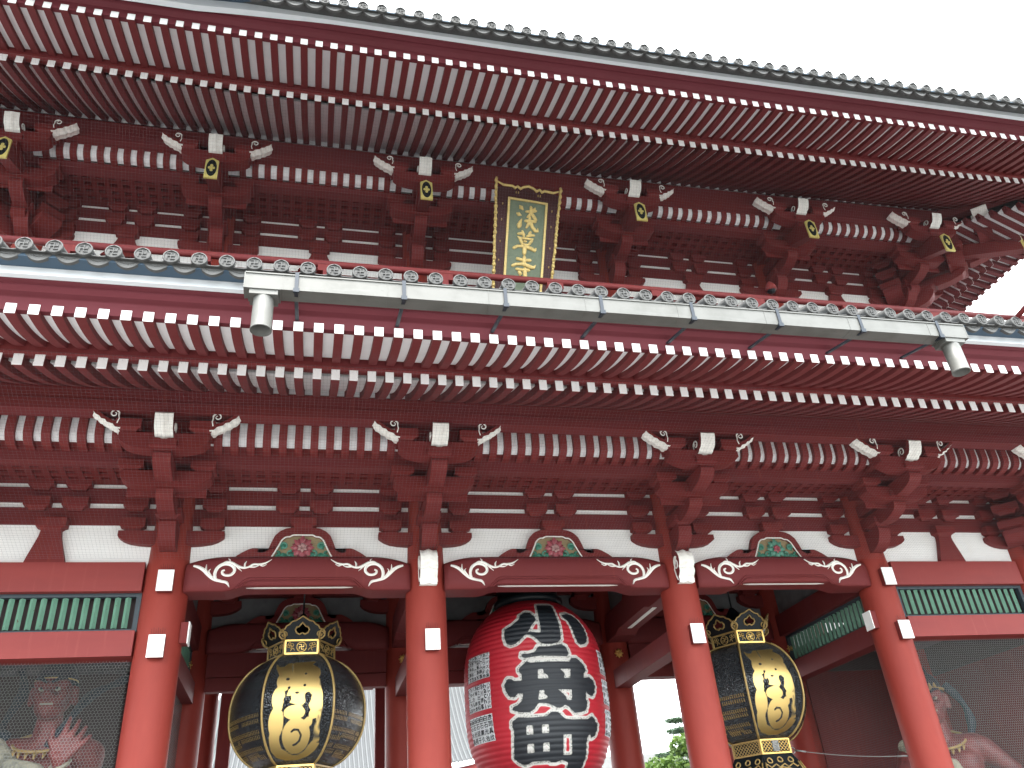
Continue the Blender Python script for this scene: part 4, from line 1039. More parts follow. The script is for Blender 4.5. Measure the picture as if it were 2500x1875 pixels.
HL = {'h1':[[-11.6,4.857],[-8.0,4.86],[-7.5,4.795],[-4.9,4.745],[-3.9,4.694],[-12.2,4.702]],'h2':[[5.2,4.853],[14.1,4.851],[13.2,4.693],[8.1,4.692],[9.0,4.757],[7.6,4.812]],'h3':[[-11.9,4.494],[-8.3,4.497],[-8.6,4.435],[-6.4,4.387],[-6.4,4.352],[-13.3,4.342]],'h4':[[2.2,4.495],[13.3,4.49],[12.7,4.314],[8.9,4.313],[7.9,4.376],[5.3,4.439]],'m1':[[-24.1,3.937],[-19.2,3.931],[-19.4,3.788],[-24.6,3.793]],'m2':[[-12.3,3.93],[-7.2,3.925],[-7.3,3.793],[-12.6,3.794]],'m3':[[-25.0,3.645],[-19.8,3.641],[-20.3,3.506],[-25.8,3.511]],'m4':[[-12.5,3.641],[-7.5,3.64],[-7.5,3.508],[-12.9,3.51]],'m5':[[3.9,3.751],[10.6,3.752],[12.1,3.438],[4.2,3.439]]}
def lrad(z):
    t = min(1, abs(z-4.62)/1.75); return .55+.82*(1-t**3.2)**.8
RIB = .092
def lsurf(th, z, off=0):
    r = lrad(z)+off; q = ((z-2.87)/RIB) % 1.0
    r += .016*math.sin(PI*q)**.7-.006
    return (r*math.sin(th), -r*math.cos(th), z-2.87)
NT, NZ = 280, 190
vs = []; par = []
for i in range(NZ+1):
    z = 2.87+3.5*i/NZ
    for k in range(NT):
        th = -PI+2*PI*k/NT; vs.append(lsurf(th, z)); par.append((th*1.25, z))
fs = [(i*NT+k, i*NT+(k+1)%NT, (i+1)*NT+(k+1)%NT, (i+1)*NT+k) for i in range(NZ) for k in range(NT)]
me = bpy.data.meshes.new('paper_shade'); me.from_pydata(vs, [], fs); me.polygons.foreach_set('use_smooth', [True]*len(fs)); me.materials.append(M['paper'])
PA = np.array(par); cvt = lambda L: [(R(a)*1.25, z) for a, z in L]
d = np.full(len(PA), 1.0); sel = np.abs(PA[:,0]) < 1.3
d[sel] = sdf_polys(PA[sel], [cvt(L) for L in GL.values()], [cvt(L) for L in HL.values()])
at = me.attributes.new('ink', 'FLOAT', 'POINT'); at.data.foreach_set('value', d.astype(np.float32))
link('paper_shade', me, rl)
b = MB(); b.lathe([(.56, 3.46), (.66, 3.47), (.70, 3.52), (.70, 3.60), (.62, 3.64), (.62, 3.90), (.66, 3.93), (.66, 4.0), (.30, 4.02)], 40); b.lathe([(.3, 4.0), (.28, 4.9)], 12); b.obj('top_ring', M['black'], rl)
b = MB(); b.lathe([(.50, .02), (.60, .0), (.62, -.08), (.62, -.26), (.55, -.32), (.1, -.34)], 40); b.obj('bottom_ring', M['goldpaint'], rl)
# donors' name patches, black on white
def patch(th0, th1, z0, z1, rows, vertical, name='name_patch'):
    c = MB(); nx, nz = 14, 18; o = 0; shear = .02
    for i in range(nz+1):
        for k in range(nx+1): c.v.append(lsurf(th0+(th1-th0)*k/nx, z0+(z1-z0)*i/nz, .006))
    for i in range(nz):
        for k in range(nx): c.face((i*(nx+1)+k, i*(nx+1)+k+1, (i+1)*(nx+1)+k+1, (i+1)*(nx+1)+k), 0)
    pm_ = c.obj(name, M['strip'], rl)
    t = MB(); W = (th1-th0); H = z1-z0; n = len(rows)
    for ci, s in enumerate(rows):
        m_ = max(3, len(s)) if vertical else len(s)
        for cj, ch in enumerate(s):
            if ch == ' ': continue
            V, F = text_tris(ch, .02); xs = [v[0] for v in V]; ys = [v[1] for v in V]
            if vertical: cw, chh = W/n*.88, H/len(s)*.86; cx = th1-W*(ci+.5)/n; cz = z1-H*(cj+.5)/len(s)
            else: cw, chh = W/len(s)*.88, H/n*.86; cx = th0+W*(cj+.5)/len(s); cz = z1-H*(ci+.5)/n
            ax, ay = (min(xs)+max(xs))/2, (min(ys)+max(ys))/2; sx = cw/max(.5, max(xs)-min(xs)); sy = chh/max(.5, max(ys)-min(ys))
            o = len(t.v)
            t.v += [lsurf(cx+(x-ax)*sx, cz+(y-ay)*sy, .013) for x, y, *_ in V]
            for f in F: t.face([o+q for q in f])
    t.obj('patch_lettering', M['black'], pm_)
a0, a1 = R(-80), R(-51)
patch(a0, a1, 4.86, 5.31, ["アーバス企業", "あかつき証券", "アトム商事", "伊豆畑香料", "鵜飼 倉 蔵", "上野金仙堂", "江戸屋商店", "大久保工房"], True)
patch(a0, a1, 4.32, 4.77, ["ハダヤリミテド", "hachi", "早川商事", "日之出堂料", "馬場 商店", "バイカル社", "花やしき店", "ヒロタ工芸"], True)
patch(a0, a1, 3.78, 4.23, ["白白白白白庄", "石石石石石司", "木光延集光具", "勇男子久治欣"], False)
for z0, z1 in ((4.84, 5.29), (4.30, 4.75), (3.76, 4.21)): patch(R(50), R(76), z0, z1, ["森田商会", "山本屋", "吉野工業", "若松屋店", "渡辺 社", "八木商店"], True)

# ------------------------------------------------------------------ black and gold copper lanterns
def R6(z):
    t = min(1, max(0, (z-3.6)/1.83)); return .6+.575*max(0, 1-abs(2*t-1)**2.3)**.75
EHORN = [[-0.411,5.22],[-0.351,5.139],[-0.269,5.135],[-0.207,5.199],[0.287,5.23],[0.213,5.169],[0.316,5.1],[0.355,5.007],[0.298,4.882],[0.329,4.73],[0.1,4.714],[-0.257,4.714],[-0.358,5.007],[-0.398,5.1]]
EJAY = [[-0.44,3.981],[-0.292,3.995],[-0.27,3.897],[-0.234,3.815],[-0.137,3.767],[0.022,3.767],[0.148,3.801],[0.254,3.911],[0.377,3.869],[0.31,3.774],[0.202,3.701],[0.029,3.652],[-0.163,3.652],[-0.323,3.701],[-0.406,3.788],[-0.44,3.897]]
EELL = [(0.252,5.007,0.101,0.122),(-0.25,4.857,0.127,0.163),(0.21,4.814,0.13,0.183),(-0.328,4.568,0.111,0.204),(0.278,4.576,0.127,0.241),(-0.024,4.6,0.171,0.228),(-0.057,4.334,0.196,0.163),(0.274,4.296,0.082,0.092),(0.199,4.196,0.073,0.098),(-0.359,4.199,0.122,0.255),(-0.015,4.002,0.253,0.296),(-0.363,4.01,0.078,0.122)]
ENEG = [(0.103,4.989,0.023,0.018),(-0.196,4.9,0.033,0.024),(-0.165,4.75,0.023,0.024),(0.093,4.783,0.023,0.024),(-0.03,4.66,0.036,0.018),(0.154,4.608,0.052,0.061),(-0.198,4.552,0.049,0.057),(-0.126,5.11,0.013,0.082),(-.20,4.40,.05,.03),(.12,4.43,.05,.03)]
EGAP = [[(-.23,4.56),(-.19,4.60),(-.13,4.62),(-.12,4.55),(-.17,4.48),(-.23,4.38),(-.26,4.44)],[(.10,4.60),(.17,4.66),(.22,4.62),(.20,4.52),(.16,4.44),(.08,4.44),(.12,4.52)],[(-.25,4.42),(-.16,4.50),(.02,4.46),(.10,4.47),(.16,4.40),(.12,4.44),(-.05,4.47),(-.20,4.41)]]
ELINE = [[(0.33,4.953-.068*i),(0.404-.01*i,4.489),(0.364-.02*i,4.11),(0.367-.025*i,3.88)] for i in range(5)]
ESPIR = [(-0.09,4.05),(-0.05,4.085),(0.022,4.075),(0.068,4.0),(0.05,3.92),(-0.009,3.87),(-.05,3.86)]
def polyline_d(Pp, L):
    d = np.full(len(Pp), 1e9)
    for a, b in zip(L, L[1:]):
        a = np.array(a); b = np.array(b); e = b-a; w = Pp-a; t = np.clip((w@e)/(e@e), 0, 1); d = np.minimum(d, np.hypot(*(w-t[:,None]*e).T))
    return d
def make_copper(label, loc):
    L = thing('copper_lantern', label, 'lantern', loc, group=None); z0 = 3.45
    for q in range(6):      # six bulging panels
        a = PI/3*q
        nx, nz = (44, 84) if q in (0, 5, 1) else (10, 30)
        vs, pr = [], []
        for i in range(nz+1):
            z = 3.6+1.83*i/nz; r = R6(z)
            for k in range(nx+1):
                u = -1+2*k/nx; x = u*r/2; y = -r*.866-.05*r*(1-u*u)
                vs.append((x*math.cos(a)-y*math.sin(a), x*math.sin(a)+y*math.cos(a), z-z0)); pr.append((x, z))
        fs = [(i*(nx+1)+k, i*(nx+1)+k+1, (i+1)*(nx+1)+k+1, (i+1)*(nx+1)+k) for i in range(nz) for k in range(nx)]
        me = bpy.data.meshes.new('lantern_panel'); me.from_pydata(vs, [], fs); me.polygons.foreach_set('use_smooth', [True]*len(fs)); me.materials.append(M['copper'])
        PA = np.array(pr)
        if q in (0, 2, 4):
            d = np.minimum(sdf_polys(PA, [EHORN], []), sdf_ell(PA, EELL[:6]))
            d = np.maximum(d, -sdf_ell(PA, ENEG)); d = np.maximum(d, -sdf_polys(PA, EGAP, []))
            low = np.minimum(sdf_polys(PA, [EJAY], []), sdf_ell(PA, [(-.350, 4.20, .122, .245), (-.365, 3.98, .085, .14)]))
            low = np.maximum(low, .015-sdf_ell(PA, [(-.012, 4.0, .228, .262)]))
            d = np.minimum(d, low)
            d = np.minimum(d, sdf_ell(PA, [(-.012, 4.0, .228, .262), (-.057, 4.345, .178, .118), (.255, 4.31, .075, .075), (.18, 4.195, .066, .078)]))
            d = np.maximum(d, .015-polyline_d(PA, ESPIR))
            for l in ELINE: d = np.minimum(d, polyline_d(PA, l)-.008)
        else: d = np.full(len(PA), 1.0)
        at = me.attributes.new('ink', 'FLOAT', 'POINT'); at.data.foreach_set('value', d.astype(np.float32))
        pn = link('lantern_panel', me, L)
        if q in (1, 5):     # rows of tiny gilt donor characters, too small to read
            rnd = random.Random(3+q)
            for row, (zz, u0, u1) in enumerate(((4.36,-.9,.9),(4.27,-.9,-.2),(4.265,.0,.9),(4.10,-.88,.88),(4.02,-.5,.88),(3.97,-.88,-.3),(3.86,-.85,.85),(3.78,-.82,.5),(3.74,-.3,.82))):
                t = MB(); r = R6(zz); n = int((u1-u0)*r/2/.044)
                for k in range(n):
                    if rnd.random() < .06: continue
                    u = u0+(u1-u0)*k/n; x = u*r/2
                    for dx, dz, w, h in ((0,0,.006,.064),(0,.020,.026,.008),(0,-.004,.030,.008),(-.009,-.024,.007,.02),(.010,-.022,.007,.022)):
                        zc = zz+dz+rnd.uniform(-.004,.004); rr = R6(zc); y = -rr*.866-.05*rr*(1-u*u)-.004
                        o = len(t.v)
                        for X, Z in ((x+dx-w/2, zc-h/2), (x+dx+w/2, zc-h/2), (x+dx+w/2, zc+h/2), (x+dx-w/2, zc+h/2)):
                            ry = -R6(Z)*.866-.05*R6(Z)*(1-u*u)-.005
                            t.v.append((X*math.cos(a)-ry*math.sin(a), X*math.sin(a)+ry*math.cos(a), Z-z0))
                        t.face((o, o+1, o+2, o+3))
                t.obj('gilt_lettering', M['goldpaint'], pn)
    for q in range(6):
        a = PI/3*q+PI/6; c = MB()
        c.tube([((R6(z)+.012)*math.sin(a), -(R6(z)+.012)*math.cos(a), z-z0) for z in [3.6+1.83*i/30 for i in range(31)]], .021, 8); c.obj('gilt_rib', M['goldpaint'], L)
    def hexring(r0, r1, za, zb, mt, name):
        c = MB(); o = 0
        for r, z in ((r0, za), (r1, zb)):
            c.v += [(r*math.sin(PI/3*k+PI/6), -r*math.cos(PI/3*k+PI/6), z-z0) for k in range(6)]
        for k in range(6): c.face((k, (k+1)%6, 6+(k+1)%6, 6+k))
        c.face(range(6)); c.face([6+k for k in range(6)][::-1]); return c.obj(name, mt, L)
    hexring(.60, .60, 5.42, 5.70, M['black'], 'neck_band')
    hexring(.62, .62, 3.32, 3.60, M['black'], 'foot_band')
    for q in range(6):      # framed band plates, crown leaves, skirt leaves
        a = PI/3*q; RM = Matrix.Rotation(a, 4, 'Z')
        s = .60; y = -s*.866; main = q == 0
        c = MB(); w = s/2
        for x0, x1, za, zb in ((-w, w, 5.43, 5.462), (-w, w, 5.665, 5.695), (-w, -w+.03, 5.46, 5.67), (w-.03, w, 5.46, 5.67)): c.box(x0, x1, y-.022, y, za-z0, zb-z0)
        ringp = [(.085*math.cos(t), 5.563-z0+.085*math.sin(t)) for t in [2*PI*k/20 for k in range(21)]]; c.tube([(x, y-.012, z) for x, z in ringp], .010, 6)
        k0 = len(c.v); manji(c, .047, y-.001, y-.02, 0, lambda x, h, z: (x, h, z+5.563-z0))
        for sg in (-1, 1):
            c.tube([(sg*(.12+.012*k), y-.012, 5.50-z0+.045*math.sin(k*.55)) for k in range(7)], .007, 5)
            for cx, cz, r in ((.17, 5.60, .03), (.21, 5.615, .028), (.235, 5.585, .025), (.19, 5.57, .025)):
                c.tube([(sg*cx+r*math.cos(t), y-.012, cz-z0+r*math.sin(t)) for t in [2*PI*k/10 for k in range(11)]], .006, 5)
        c.xf(RM); c.obj('gilt_band_plate', M['gold'] if main else M['goldpaint'], L)
        # crown leaf: outline with cut-out trefoil, leaning outwards
        ol = [(-.29,0),(-.36,.01),(-.40,.05),(-.405,.11),(-.365,.155),(-.31,.165),(-.285,.215),(-.23,.24),(-.19,.285),(-.12,.30),(-.07,.33),(0,.37)]
        ol = ol+[(-x, z) for x, z in ol[::-1][1:]]
        lean = lambda x, z, h: (x, y-.03-z*.45-h, 5.70-z0+z)
        c = MB(); o = len(c.v); hole = [(0,.10),(-.05,.075),(-.10,.10),(-.125,.15),(-.10,.195),(-.06,.20),(-.03,.235),(0,.265)]; hole = hole+[(-x, z) for x, z in hole[::-1][1:-1]]
        n = 28
        def samp(L_, n):
            L_ = L_+[L_[0]]; dd = [0]
            for p, q2 in zip(L_, L_[1:]): dd.append(dd[-1]+math.hypot(q2[0]-p[0], q2[1]-p[1]))
            return [(float(np.interp(dd[-1]*i/n, dd, [p[0] for p in L_])), float(np.interp(dd[-1]*i/n, dd, [p[1] for p in L_]))) for i in range(n)]
        # order both loops from the bottom centre
        ol2 = [(0,0)]+ol[:]; A = samp(ol2, n); Bq = samp(hole, n)
        for (x, z), (u, w2) in zip(A, Bq): c.v += [lean(x, z, 0), lean(u, w2, 0), lean(x, z, -.02), lean(u, w2, -.02)]
        for i in range(n):
            j = (i+1) % n
            c.face((o+4*i, o+4*i+1, o+4*j+1, o+4*j)); c.face((o+4*i+2, o+4*j+2, o+4*j+3, o+4*i+3))
        c.xf(RM); lf = c.obj('crown_leaf', M['black'], L)
        c = MB(); c.tube([lean(x, z, .004) for x, z in ol], .016, 6); c.tube([lean(x, z, .006) for x, z in hole+[hole[0]]], .016, 6)
        for sg in (-1, 1): c.tube([lean(sg*(.32+(.07-.003*k)*math.cos(k*.5)), .075+(.06-.003*k)*math.sin(k*.5), .006) for k in range(14)], .014, 6)
        c.xf(RM); c.obj('gilt_edging', M['goldpaint'], lf)
        # foot band lattice with red crest
        c = MB(); y2 = -.62*.866; w = .31
        for x0, x1, za, zb in ((-w, w, 3.33, 3.36), (-w, w, 3.57, 3.60), (-w, -w+.025, 3.36, 3.57), (w-.025, w, 3.36, 3.57)): c.box(x0, x1, y2-.022, y2, za-z0, zb-z0)
        for k in range(9):
            xx = -w+.03+k*.07
            c.tube([(xx+.035*math.sin(j*PI/2*1), y2-.01, 3.36-z0+.035*j) for j in range(7)], .007, 4); c.tube([(xx-.035*math.sin(j*PI/2), y2-.01, 3.36-z0+.035*j) for j in range(7)], .007, 4)
        c.xf(RM); fp = c.obj('foot_lattice', M['gold'] if main else M['goldpaint'], L)
        if main or q in (2, 4):
            c = MB(); c.box(-.07, .07, y2-.03, y2-.02, 3.375-z0, 3.565-z0)
            for k in range(3): c.box(-.06+.045*k, -.03+.045*k, y2-.036, y2-.028, 3.39-z0, 3.55-z0)
            c.xf(RM); c.obj('red_crest', M['paper'], fp)
        c = MB(); sk = [(-.31,0),(.31,0),(.40,-.16),(.46,-.34),(.34,-.30),(.24,-.33),(.14,-.28),(0,-.25),(-.14,-.28),(-.24,-.33),(-.34,-.30),(-.46,-.34),(-.40,-.16)]
        fl = lambda x, z, h: (x, y2-.01+z*.35*1-h if False else y2-.01-(-z)*.45-h, 3.33-z0+z)
        o = len(c.v); c.v += [fl(x, z, 0) for x, z in sk]+[fl(x, z, -.02) for x, z in sk]; n = len(sk); c.face(range(o, o+n)); c.face([o+n+k for k in range(n)][::-1])
        for k in range(n): c.face((o+k, o+(k+1)%n, o+n+(k+1)%n, o+n+k))
        c.xf(RM); sl = c.obj('skirt_leaf', M['black'], L)
        c = MB(); c.tube([fl(x, z, .008) for x, z in sk[2:]], .014, 6)
        for cx, cz in ((-.22,-.12),(0,-.11),(.22,-.12)): c.tube([fl(cx+.05*math.sin(t)*(1+.2*math.cos(t)), cz-.045*math.cos(t), .008) for t in [2*PI*k/12 for k in range(13)]], .013, 6)
        c.tube([fl(-.36+.06*k, -.22+.035*math.sin(k*PI/1.5), .008) for k in range(13)], .013, 6)
        c.xf(RM); c.obj('gilt_edging', M['goldpaint'], sl)
    c = MB(); c.lathe([(.5, 5.7-z0), (.3, 5.9-z0), (.12, 6.2-z0), (.05, 6.3-z0)], 16); c.tube([(0, 0, 6.25-z0), (0, 0, 7.9-z0)], .02, 6); c.obj('hanging_rod', M['black'], L)
    return L
make_copper('black lantern with gold emblem nearest the left statue bay', (-4.48, 2.0, 3.45))['label'] = 'black and gold lantern seen full-face, its emblem panel squarely facing us'
make_copper('x', (4.50, 2.0, 3.45))['label'] = 'black and gold lantern part hidden by a column, a steel wire hooked to its foot'
w = MB(); pts = []
p0, p1 = Vector((5.05, 1.72, 3.40)), Vector((6.38, .15, 3.02))
for i in range(11): t = i/10; p = p0.lerp(p1, t); p.z -= .05*4*t*(1-t); pts.append(tuple(p-p0))
w.tube(pts, .008, 6); w.tube([(.055*math.cos(a)-.05, 0, .055*math.sin(a)) for a in [2*PI*k/16 for k in range(17)]], .007, 6); w.tube(pts[:2], .018, 6); w.tube(pts[-2:], .018, 6)
tag(w.obj('steel_cable', M['wire'], None, tuple(p0)), 'thin steel cable hooked from the lantern foot to the red column', 'cable')

# ------------------------------------------------------------------ white-faced boxes on the columns
bx = MB(); bx.box(-.115, .115, -.055, .06, -.165, .165, 0); bx.box(-.122, .122, -.072, -.055, -.095, .172, 1); bx.box(-.122, .122, -.072, -.055, -.172, -.100, 1)
BXM = bx.mesh('equipment_box', [M['red'], M['boxwhite']])
sp = MB()
for k in range(7): sp.tube([(-.09+.03*k, 0, .17), (-.10+.033*k, -.03, .27+.02*(k % 2))], .0022, 3)
SPM = sp.mesh('bird_spikes', M['black'])
for (x, z, lab) in ((-6.684, 6.175, 'white-faced box high on the left column, level with the head beam'), (-6.684, 5.14, 'white-faced box on the left column, lower one of two on its front'),
                    (-2.4, 5.15, 'single white-faced box on the upright column left of the red lantern'), (2.4, 5.15, 'single white-faced box on the column right of the red lantern'),
                    (6.684, 6.18, 'white-faced box high on the right column beside the head beam'), (6.684, 5.14, 'white-faced box on the right column, lower one of two on its front')):
    o = tag(link('equipment_box', BXM, None, (x+(.04 if x < 0 else 0), -.405, z)), lab, 'box', 'white-faced boxes on the columns'); link('bird_spikes', SPM, o)
for sx, lab in ((-1, 'red-sided box seen edge-on on the passage side of the left column'), (1, 'white-faced box on the passage side of the right column, above the iron mesh')):
    o = tag(link('equipment_box', BXM, None, (sx*6.30, -.05, 5.42), (0, 0, -sx*PI/2)), lab, 'box', 'white-faced boxes on the columns')
# security camera dome under the upper storey
dm = MB(); dm.lathe([(.01, .16), (.05, .14), (.10, .06), (.13, -.02), (.13, -.08), (.10, -.10)], 20, cap=False); dm.lathe([(.10, -.10), (.07, -.15), (.01, -.17)], 16, mi=1)
tag(dm.obj('dome_camera', [M['red'], M['black']], None, (5.55, -1.05, 12.78)), 'small reddish dome camera hanging just above the balcony rail', 'camera')

# ------------------------------------------------------------------ guardian statues behind the mesh
def blob_mesh(caps, vox, mats, name):
    """limbs and muscles as tapered capsules, fused into one skin"""
    c = MB()
    for cap in caps:
        (p, r, q, s) = cap[:4]; p, q = Vector(p), Vector(q); n = 14; d = q-p; L = d.length
        t = d.normalized() if L > 1e-6 else Vector((0, 0, 1)); a = t.orthogonal().normalized(); b = t.cross(a)
        if len(cap) > 4: sx = Vector(cap[4])
        else: sx = Vector((1, 1, 1))
        rings = []
        for i in range(7): ph = -PI/2+PI/2*i/6; rings.append((p+t*r*math.sin(ph), r*math.cos(ph)))
        for i in range(7): ph = PI/2*i/6; rings.append((q+t*s*math.sin(ph), s*math.cos(ph)))
        o = len(c.v); mid = (p+q)/2
        for ctr, rad in rings:
            rad = max(rad, .0005)
            for k in range(n):
                v = ctr+(a*math.cos(2*PI*k/n)+b*math.sin(2*PI*k/n))*rad
                v = mid+Vector(((v-mid).x*sx.x, (v-mid).y*sx.y, (v-mid).z*sx.z)); c.v.append(tuple(v))
        for i in range(13):
            for k in range(n): c.face((o+i*n+k, o+i*n+(k+1)%n, o+(i+1)*n+(k+1)%n, o+(i+1)*n+k), 0, True)
        c.face([o+k for k in range(n)][::-1]); c.face([o+13*n+k for k in range(n)])
    me = c.mesh(name, mats); ob = bpy.data.objects.new(name, me); COL.objects.link(ob)
    rm = ob.modifiers.new('r', 'REMESH'); rm.mode = 'VOXEL'; rm.voxel_size = vox; rm.use_smooth_shade = True
    sm = ob.modifiers.new('s', 'SMOOTH'); sm.iterations = 3; sm.factor = .5
    dg = bpy.context.evaluated_depsgraph_get(); dg.update()
    me2 = bpy.data.meshes.new_from_object(ob.evaluated_get(dg)); bpy.data.objects.remove(ob)
    me2.polygons.foreach_set('use_smooth', [True]*len(me2.polygons)); me2.name = name; return me2
def hand(w, up, side, nrm, s):
    """five curled fingers and a palm: wrist w, finger direction up, thumb side, palm normal"""
    up, side, nrm = Vector(up).normalized(), Vector(side).normalized(), Vector(nrm).normalized(); w = Vector(w); C = []
    pc = w+up*s*.38
    for k in (-1.5, -.5, .5, 1.5): C.append((w+side*k*s*.12, s*.13, pc+side*k*s*.19+up*s*.12, s*.115))
    for k, L, b in ((-1.5, .36, .10), (-.5, .47, .05), (.5, .50, .05), (1.5, .42, .08)):
        p = pc+side*k*s*.205+up*s*.16; q = p+(up*.62+side*k*.10+nrm*b)*s*L*1.0; r = q+(up*.45+side*k*.06+nrm*.40)*s*L*.9
        C.append((p, s*.088, q, s*.078)); C.append((q, s*.078, r, s*.062))
    p = w+side*s*.22+up*s*.12; q = p+(side*.9+up*.45+nrm*.2)*s*.30; r = q+(side*.35+up*.9+nrm*.25)*s*.26
    C.append((p, s*.115, q, s*.095)); C.append((q, s*.09, r, s*.07)); return C
def guardian(label, loc, rz, pose, crown=True, hs=.5):
    G = thing('guardian_statue', label, 'statue', loc, (0, 0, rz))
    H = Vector((0, -.08, 4.98))     # head centre, statue faces -y
    body = [((0,.05,2.55),.46,(0,.0,3.35),.52,(1,.8,1)), ((-.30,-.12,3.72),.34,(.02,-.10,3.68),.33), ((.30,-.12,3.72),.34,(-.02,-.10,3.68),.33),
            ((-.55,.05,4.05),.27,(.55,.05,4.05),.27), ((0,.05,4.1),.26,(0,.0,4.62),.20),
            ((-.16,-.22,3.28),.13,(-.16,-.30,2.9),.12), ((.16,-.22,3.28),.13,(.16,-.30,2.9),.12), ((-.38,-.05,3.3),.2,(-.34,0,2.8),.2), ((.38,-.05,3.3),.2,(.34,0,2.8),.2),
            # legs
            ((-.32,.05,2.3),.38,(-.42,-.05,1.45),.24), ((-.42,-.05,1.4),.24,(-.46,.05,.75),.15), ((-.46,-.15,.62),.16,(-.50,-.50,.58),.12),
            ((.32,.05,2.3),.38,(.46,-.05,1.45),.24), ((.46,-.05,1.4),.24,(.50,.05,.75),.15), ((.50,-.15,.62),.16,(.56,-.50,.58),.12)]
    hd = [(H+Vector((0,.05,.08)),.33,H+Vector((0,.06,.0)),.34,(.92,1,1.02)), (H+Vector((0,-.12,-.22)),.22,H+Vector((0,-.10,-.18)),.22,(1.1,1,1)),
          (H+Vector((-.20,-.26,.13)),.075,H+Vector((-.03,-.34,.07)),.07), (H+Vector((.20,-.26,.13)),.075,H+Vector((.03,-.34,.07)),.07),
          (H+Vector((0,-.33,.06)),.045,H+Vector((0,-.42,-.07)),.07), (H+Vector((-.06,-.36,-.08)),.05,H+Vector((.06,-.36,-.08)),.05),
          (H+Vector((-.20,-.24,-.06)),.10,H+Vector((-.17,-.25,-.10)),.09), (H+Vector((.20,-.24,-.06)),.10,H+Vector((.17,-.25,-.10)),.09),
          (H+Vector((-.10,-.31,-.165)),.045,H+Vector((.10,-.31,-.165)),.045), (H+Vector((-.09,-.30,-.265)),.05,H+Vector((.09,-.30,-.265)),.05), (H+Vector((0,-.27,-.36)),.085,H+Vector((0,-.24,-.37)),.08),
          (H+Vector((-.33,.03,.08)),.06,H+Vector((-.35,.04,-.14)),.05,(1,1,1)), (H+Vector((.33,.03,.08)),.06,H+Vector((.35,.04,-.14)),.05,(1,1,1))]
    arms = []
    for s in (-1, 1):
        sh = Vector((s*.70,.05,4.0)); el, wr = [Vector(p) for p in pose[s][:2]]
        arms += [(sh,.25,sh.lerp(el,.45),.205), (sh.lerp(el,.45),.205,el,.16), (el,.165,el.lerp(wr,.4),.17), (el.lerp(wr,.4),.17,wr,.105)]
        arms += hand(wr, *pose[s][2:5], hs)
    me = blob_mesh(body+hd+arms, .026, M['skin'], 'statue_body'); link('statue_body', me, G)
    e = MB()
    for s in (-1, 1):
        c = H+Vector((s*.125,-.30,.035)); e.lathe([(.001,.045),(.035,.032),(.052,0),(.035,-.032),(.001,-.045)], 12, c, 0)
    e.obj('eyes', M['eye'], G)
    e = MB()
    for s in (-1, 1): c = H+Vector((s*.118,-.345,.035)); e.lathe([(.001,.022),(.018,.014),(.022,0),(.018,-.014),(.001,-.022)], 10, c, 0)
    e.obj('pupils', M['hair'], G)
    e = MB(); e.box(-.10, .10, -.345+H.y+.0, -.30+H.y, H.z-.232, H.z-.20); e.obj('teeth', M['eye'], G)
    for s in (-1, 1):
        e = MB(); e.tube([H+Vector((s*.04,-.40,.12)), H+Vector((s*.14,-.37,.19)), H+Vector((s*.25,-.28,.20))], [.022,.032,.012], 6); e.obj('eyebrow', M['hair'], G)
    hm = [(H+Vector((0,.05,.30)),.31,H+Vector((0,.14,.12)),.34), (H+Vector((0,.08,.48)),.10,H+Vector((0,.08,.62)),.13), (H+Vector((0,.08,.70)),.12,H+Vector((0,.08,.76)),.08)]
    link('hair', blob_mesh(hm, .03, M['hair'], 'hair'), G)
    c = MB()    # hair band, necklace, bracelets
    c.tube([H+Vector((.335*math.sin(a),-.335*math.cos(a)*.98+.04,.22)) for a in [2*PI*k/24 for k in range(25)]], .03 if crown else .012, 6)
    for k in range(5 if crown else 0): a = -.6+.3*k; c.tube([H+Vector((.33*math.sin(a),-.33*math.cos(a),.24)), H+Vector((.34*math.sin(a),-.36*math.cos(a),.33))], [.045,.012], 6)
    c.obj('gilt_crown', M['goldpaint'], G)
    c = MB(); c.tube([(.46*math.sin(a), -.08-.36*math.cos(a), 4.22-.20*math.cos(a)) for a in [2*PI*k/30 for k in range(31)]], .026, 7)
    for k in range(7): a = -.9+.3*k; c.tube([(.46*math.sin(a), -.11-.36*math.cos(a), 4.18-.20*math.cos(a)), (.44*math.sin(a), -.16-.36*math.cos(a), 4.10-.20*math.cos(a))], [.035,.012], 6)
    c.obj('necklace', M['goldpaint'], G)
    for s in (-1, 1):
        el, wr = Vector(pose[s][0]), Vector(pose[s][1]); c = MB(); p = el.lerp(wr, .88); t = (wr-el).normalized(); a_ = t.orthogonal().normalized(); b_ = t.cross(a_)
        c.tube([p+(a_*math.cos(2*PI*k/16)+b_*math.sin(2*PI*k/16))*.14 for k in range(17)], .035, 6); c.obj('bracelet', M['eye'], G)
    # sash over the chest, folded skirt, flying ribbon
    cl = [((-.72,-.05,4.18),.16,(-.30,-.42,3.75),.15), ((-.30,-.42,3.75),.15,(.25,-.45,3.2),.17), ((.25,-.45,3.2),.17,(.5,-.2,2.7),.2), ((-.45,-.4,3.55),.16,(-.1,-.5,3.15),.15), ((-.35,-.42,3.78),.17,(.05,-.50,3.70),.15), ((-.15,-.5,3.55),.2,(.2,-.5,3.5),.15), ((-.5,-.35,3.6),.2,(-.3,-.5,3.3),.2), ((-.62,-.3,3.8),.14,(-.5,-.42,3.0),.18), ((-.62,-.2,3.1),.18,(-.5,-.3,2.6),.22),
          ((-.35,0,2.6),.45,(-.45,0,1.7),.52,(1,.8,1)), ((.35,0,2.6),.45,(.5,0,1.7),.52,(1,.8,1)), ((0,-.2,2.6),.4,(0,-.25,1.5),.35)]
    link('robe', blob_mesh(cl, .035, M['cloth'], 'robe'), G)
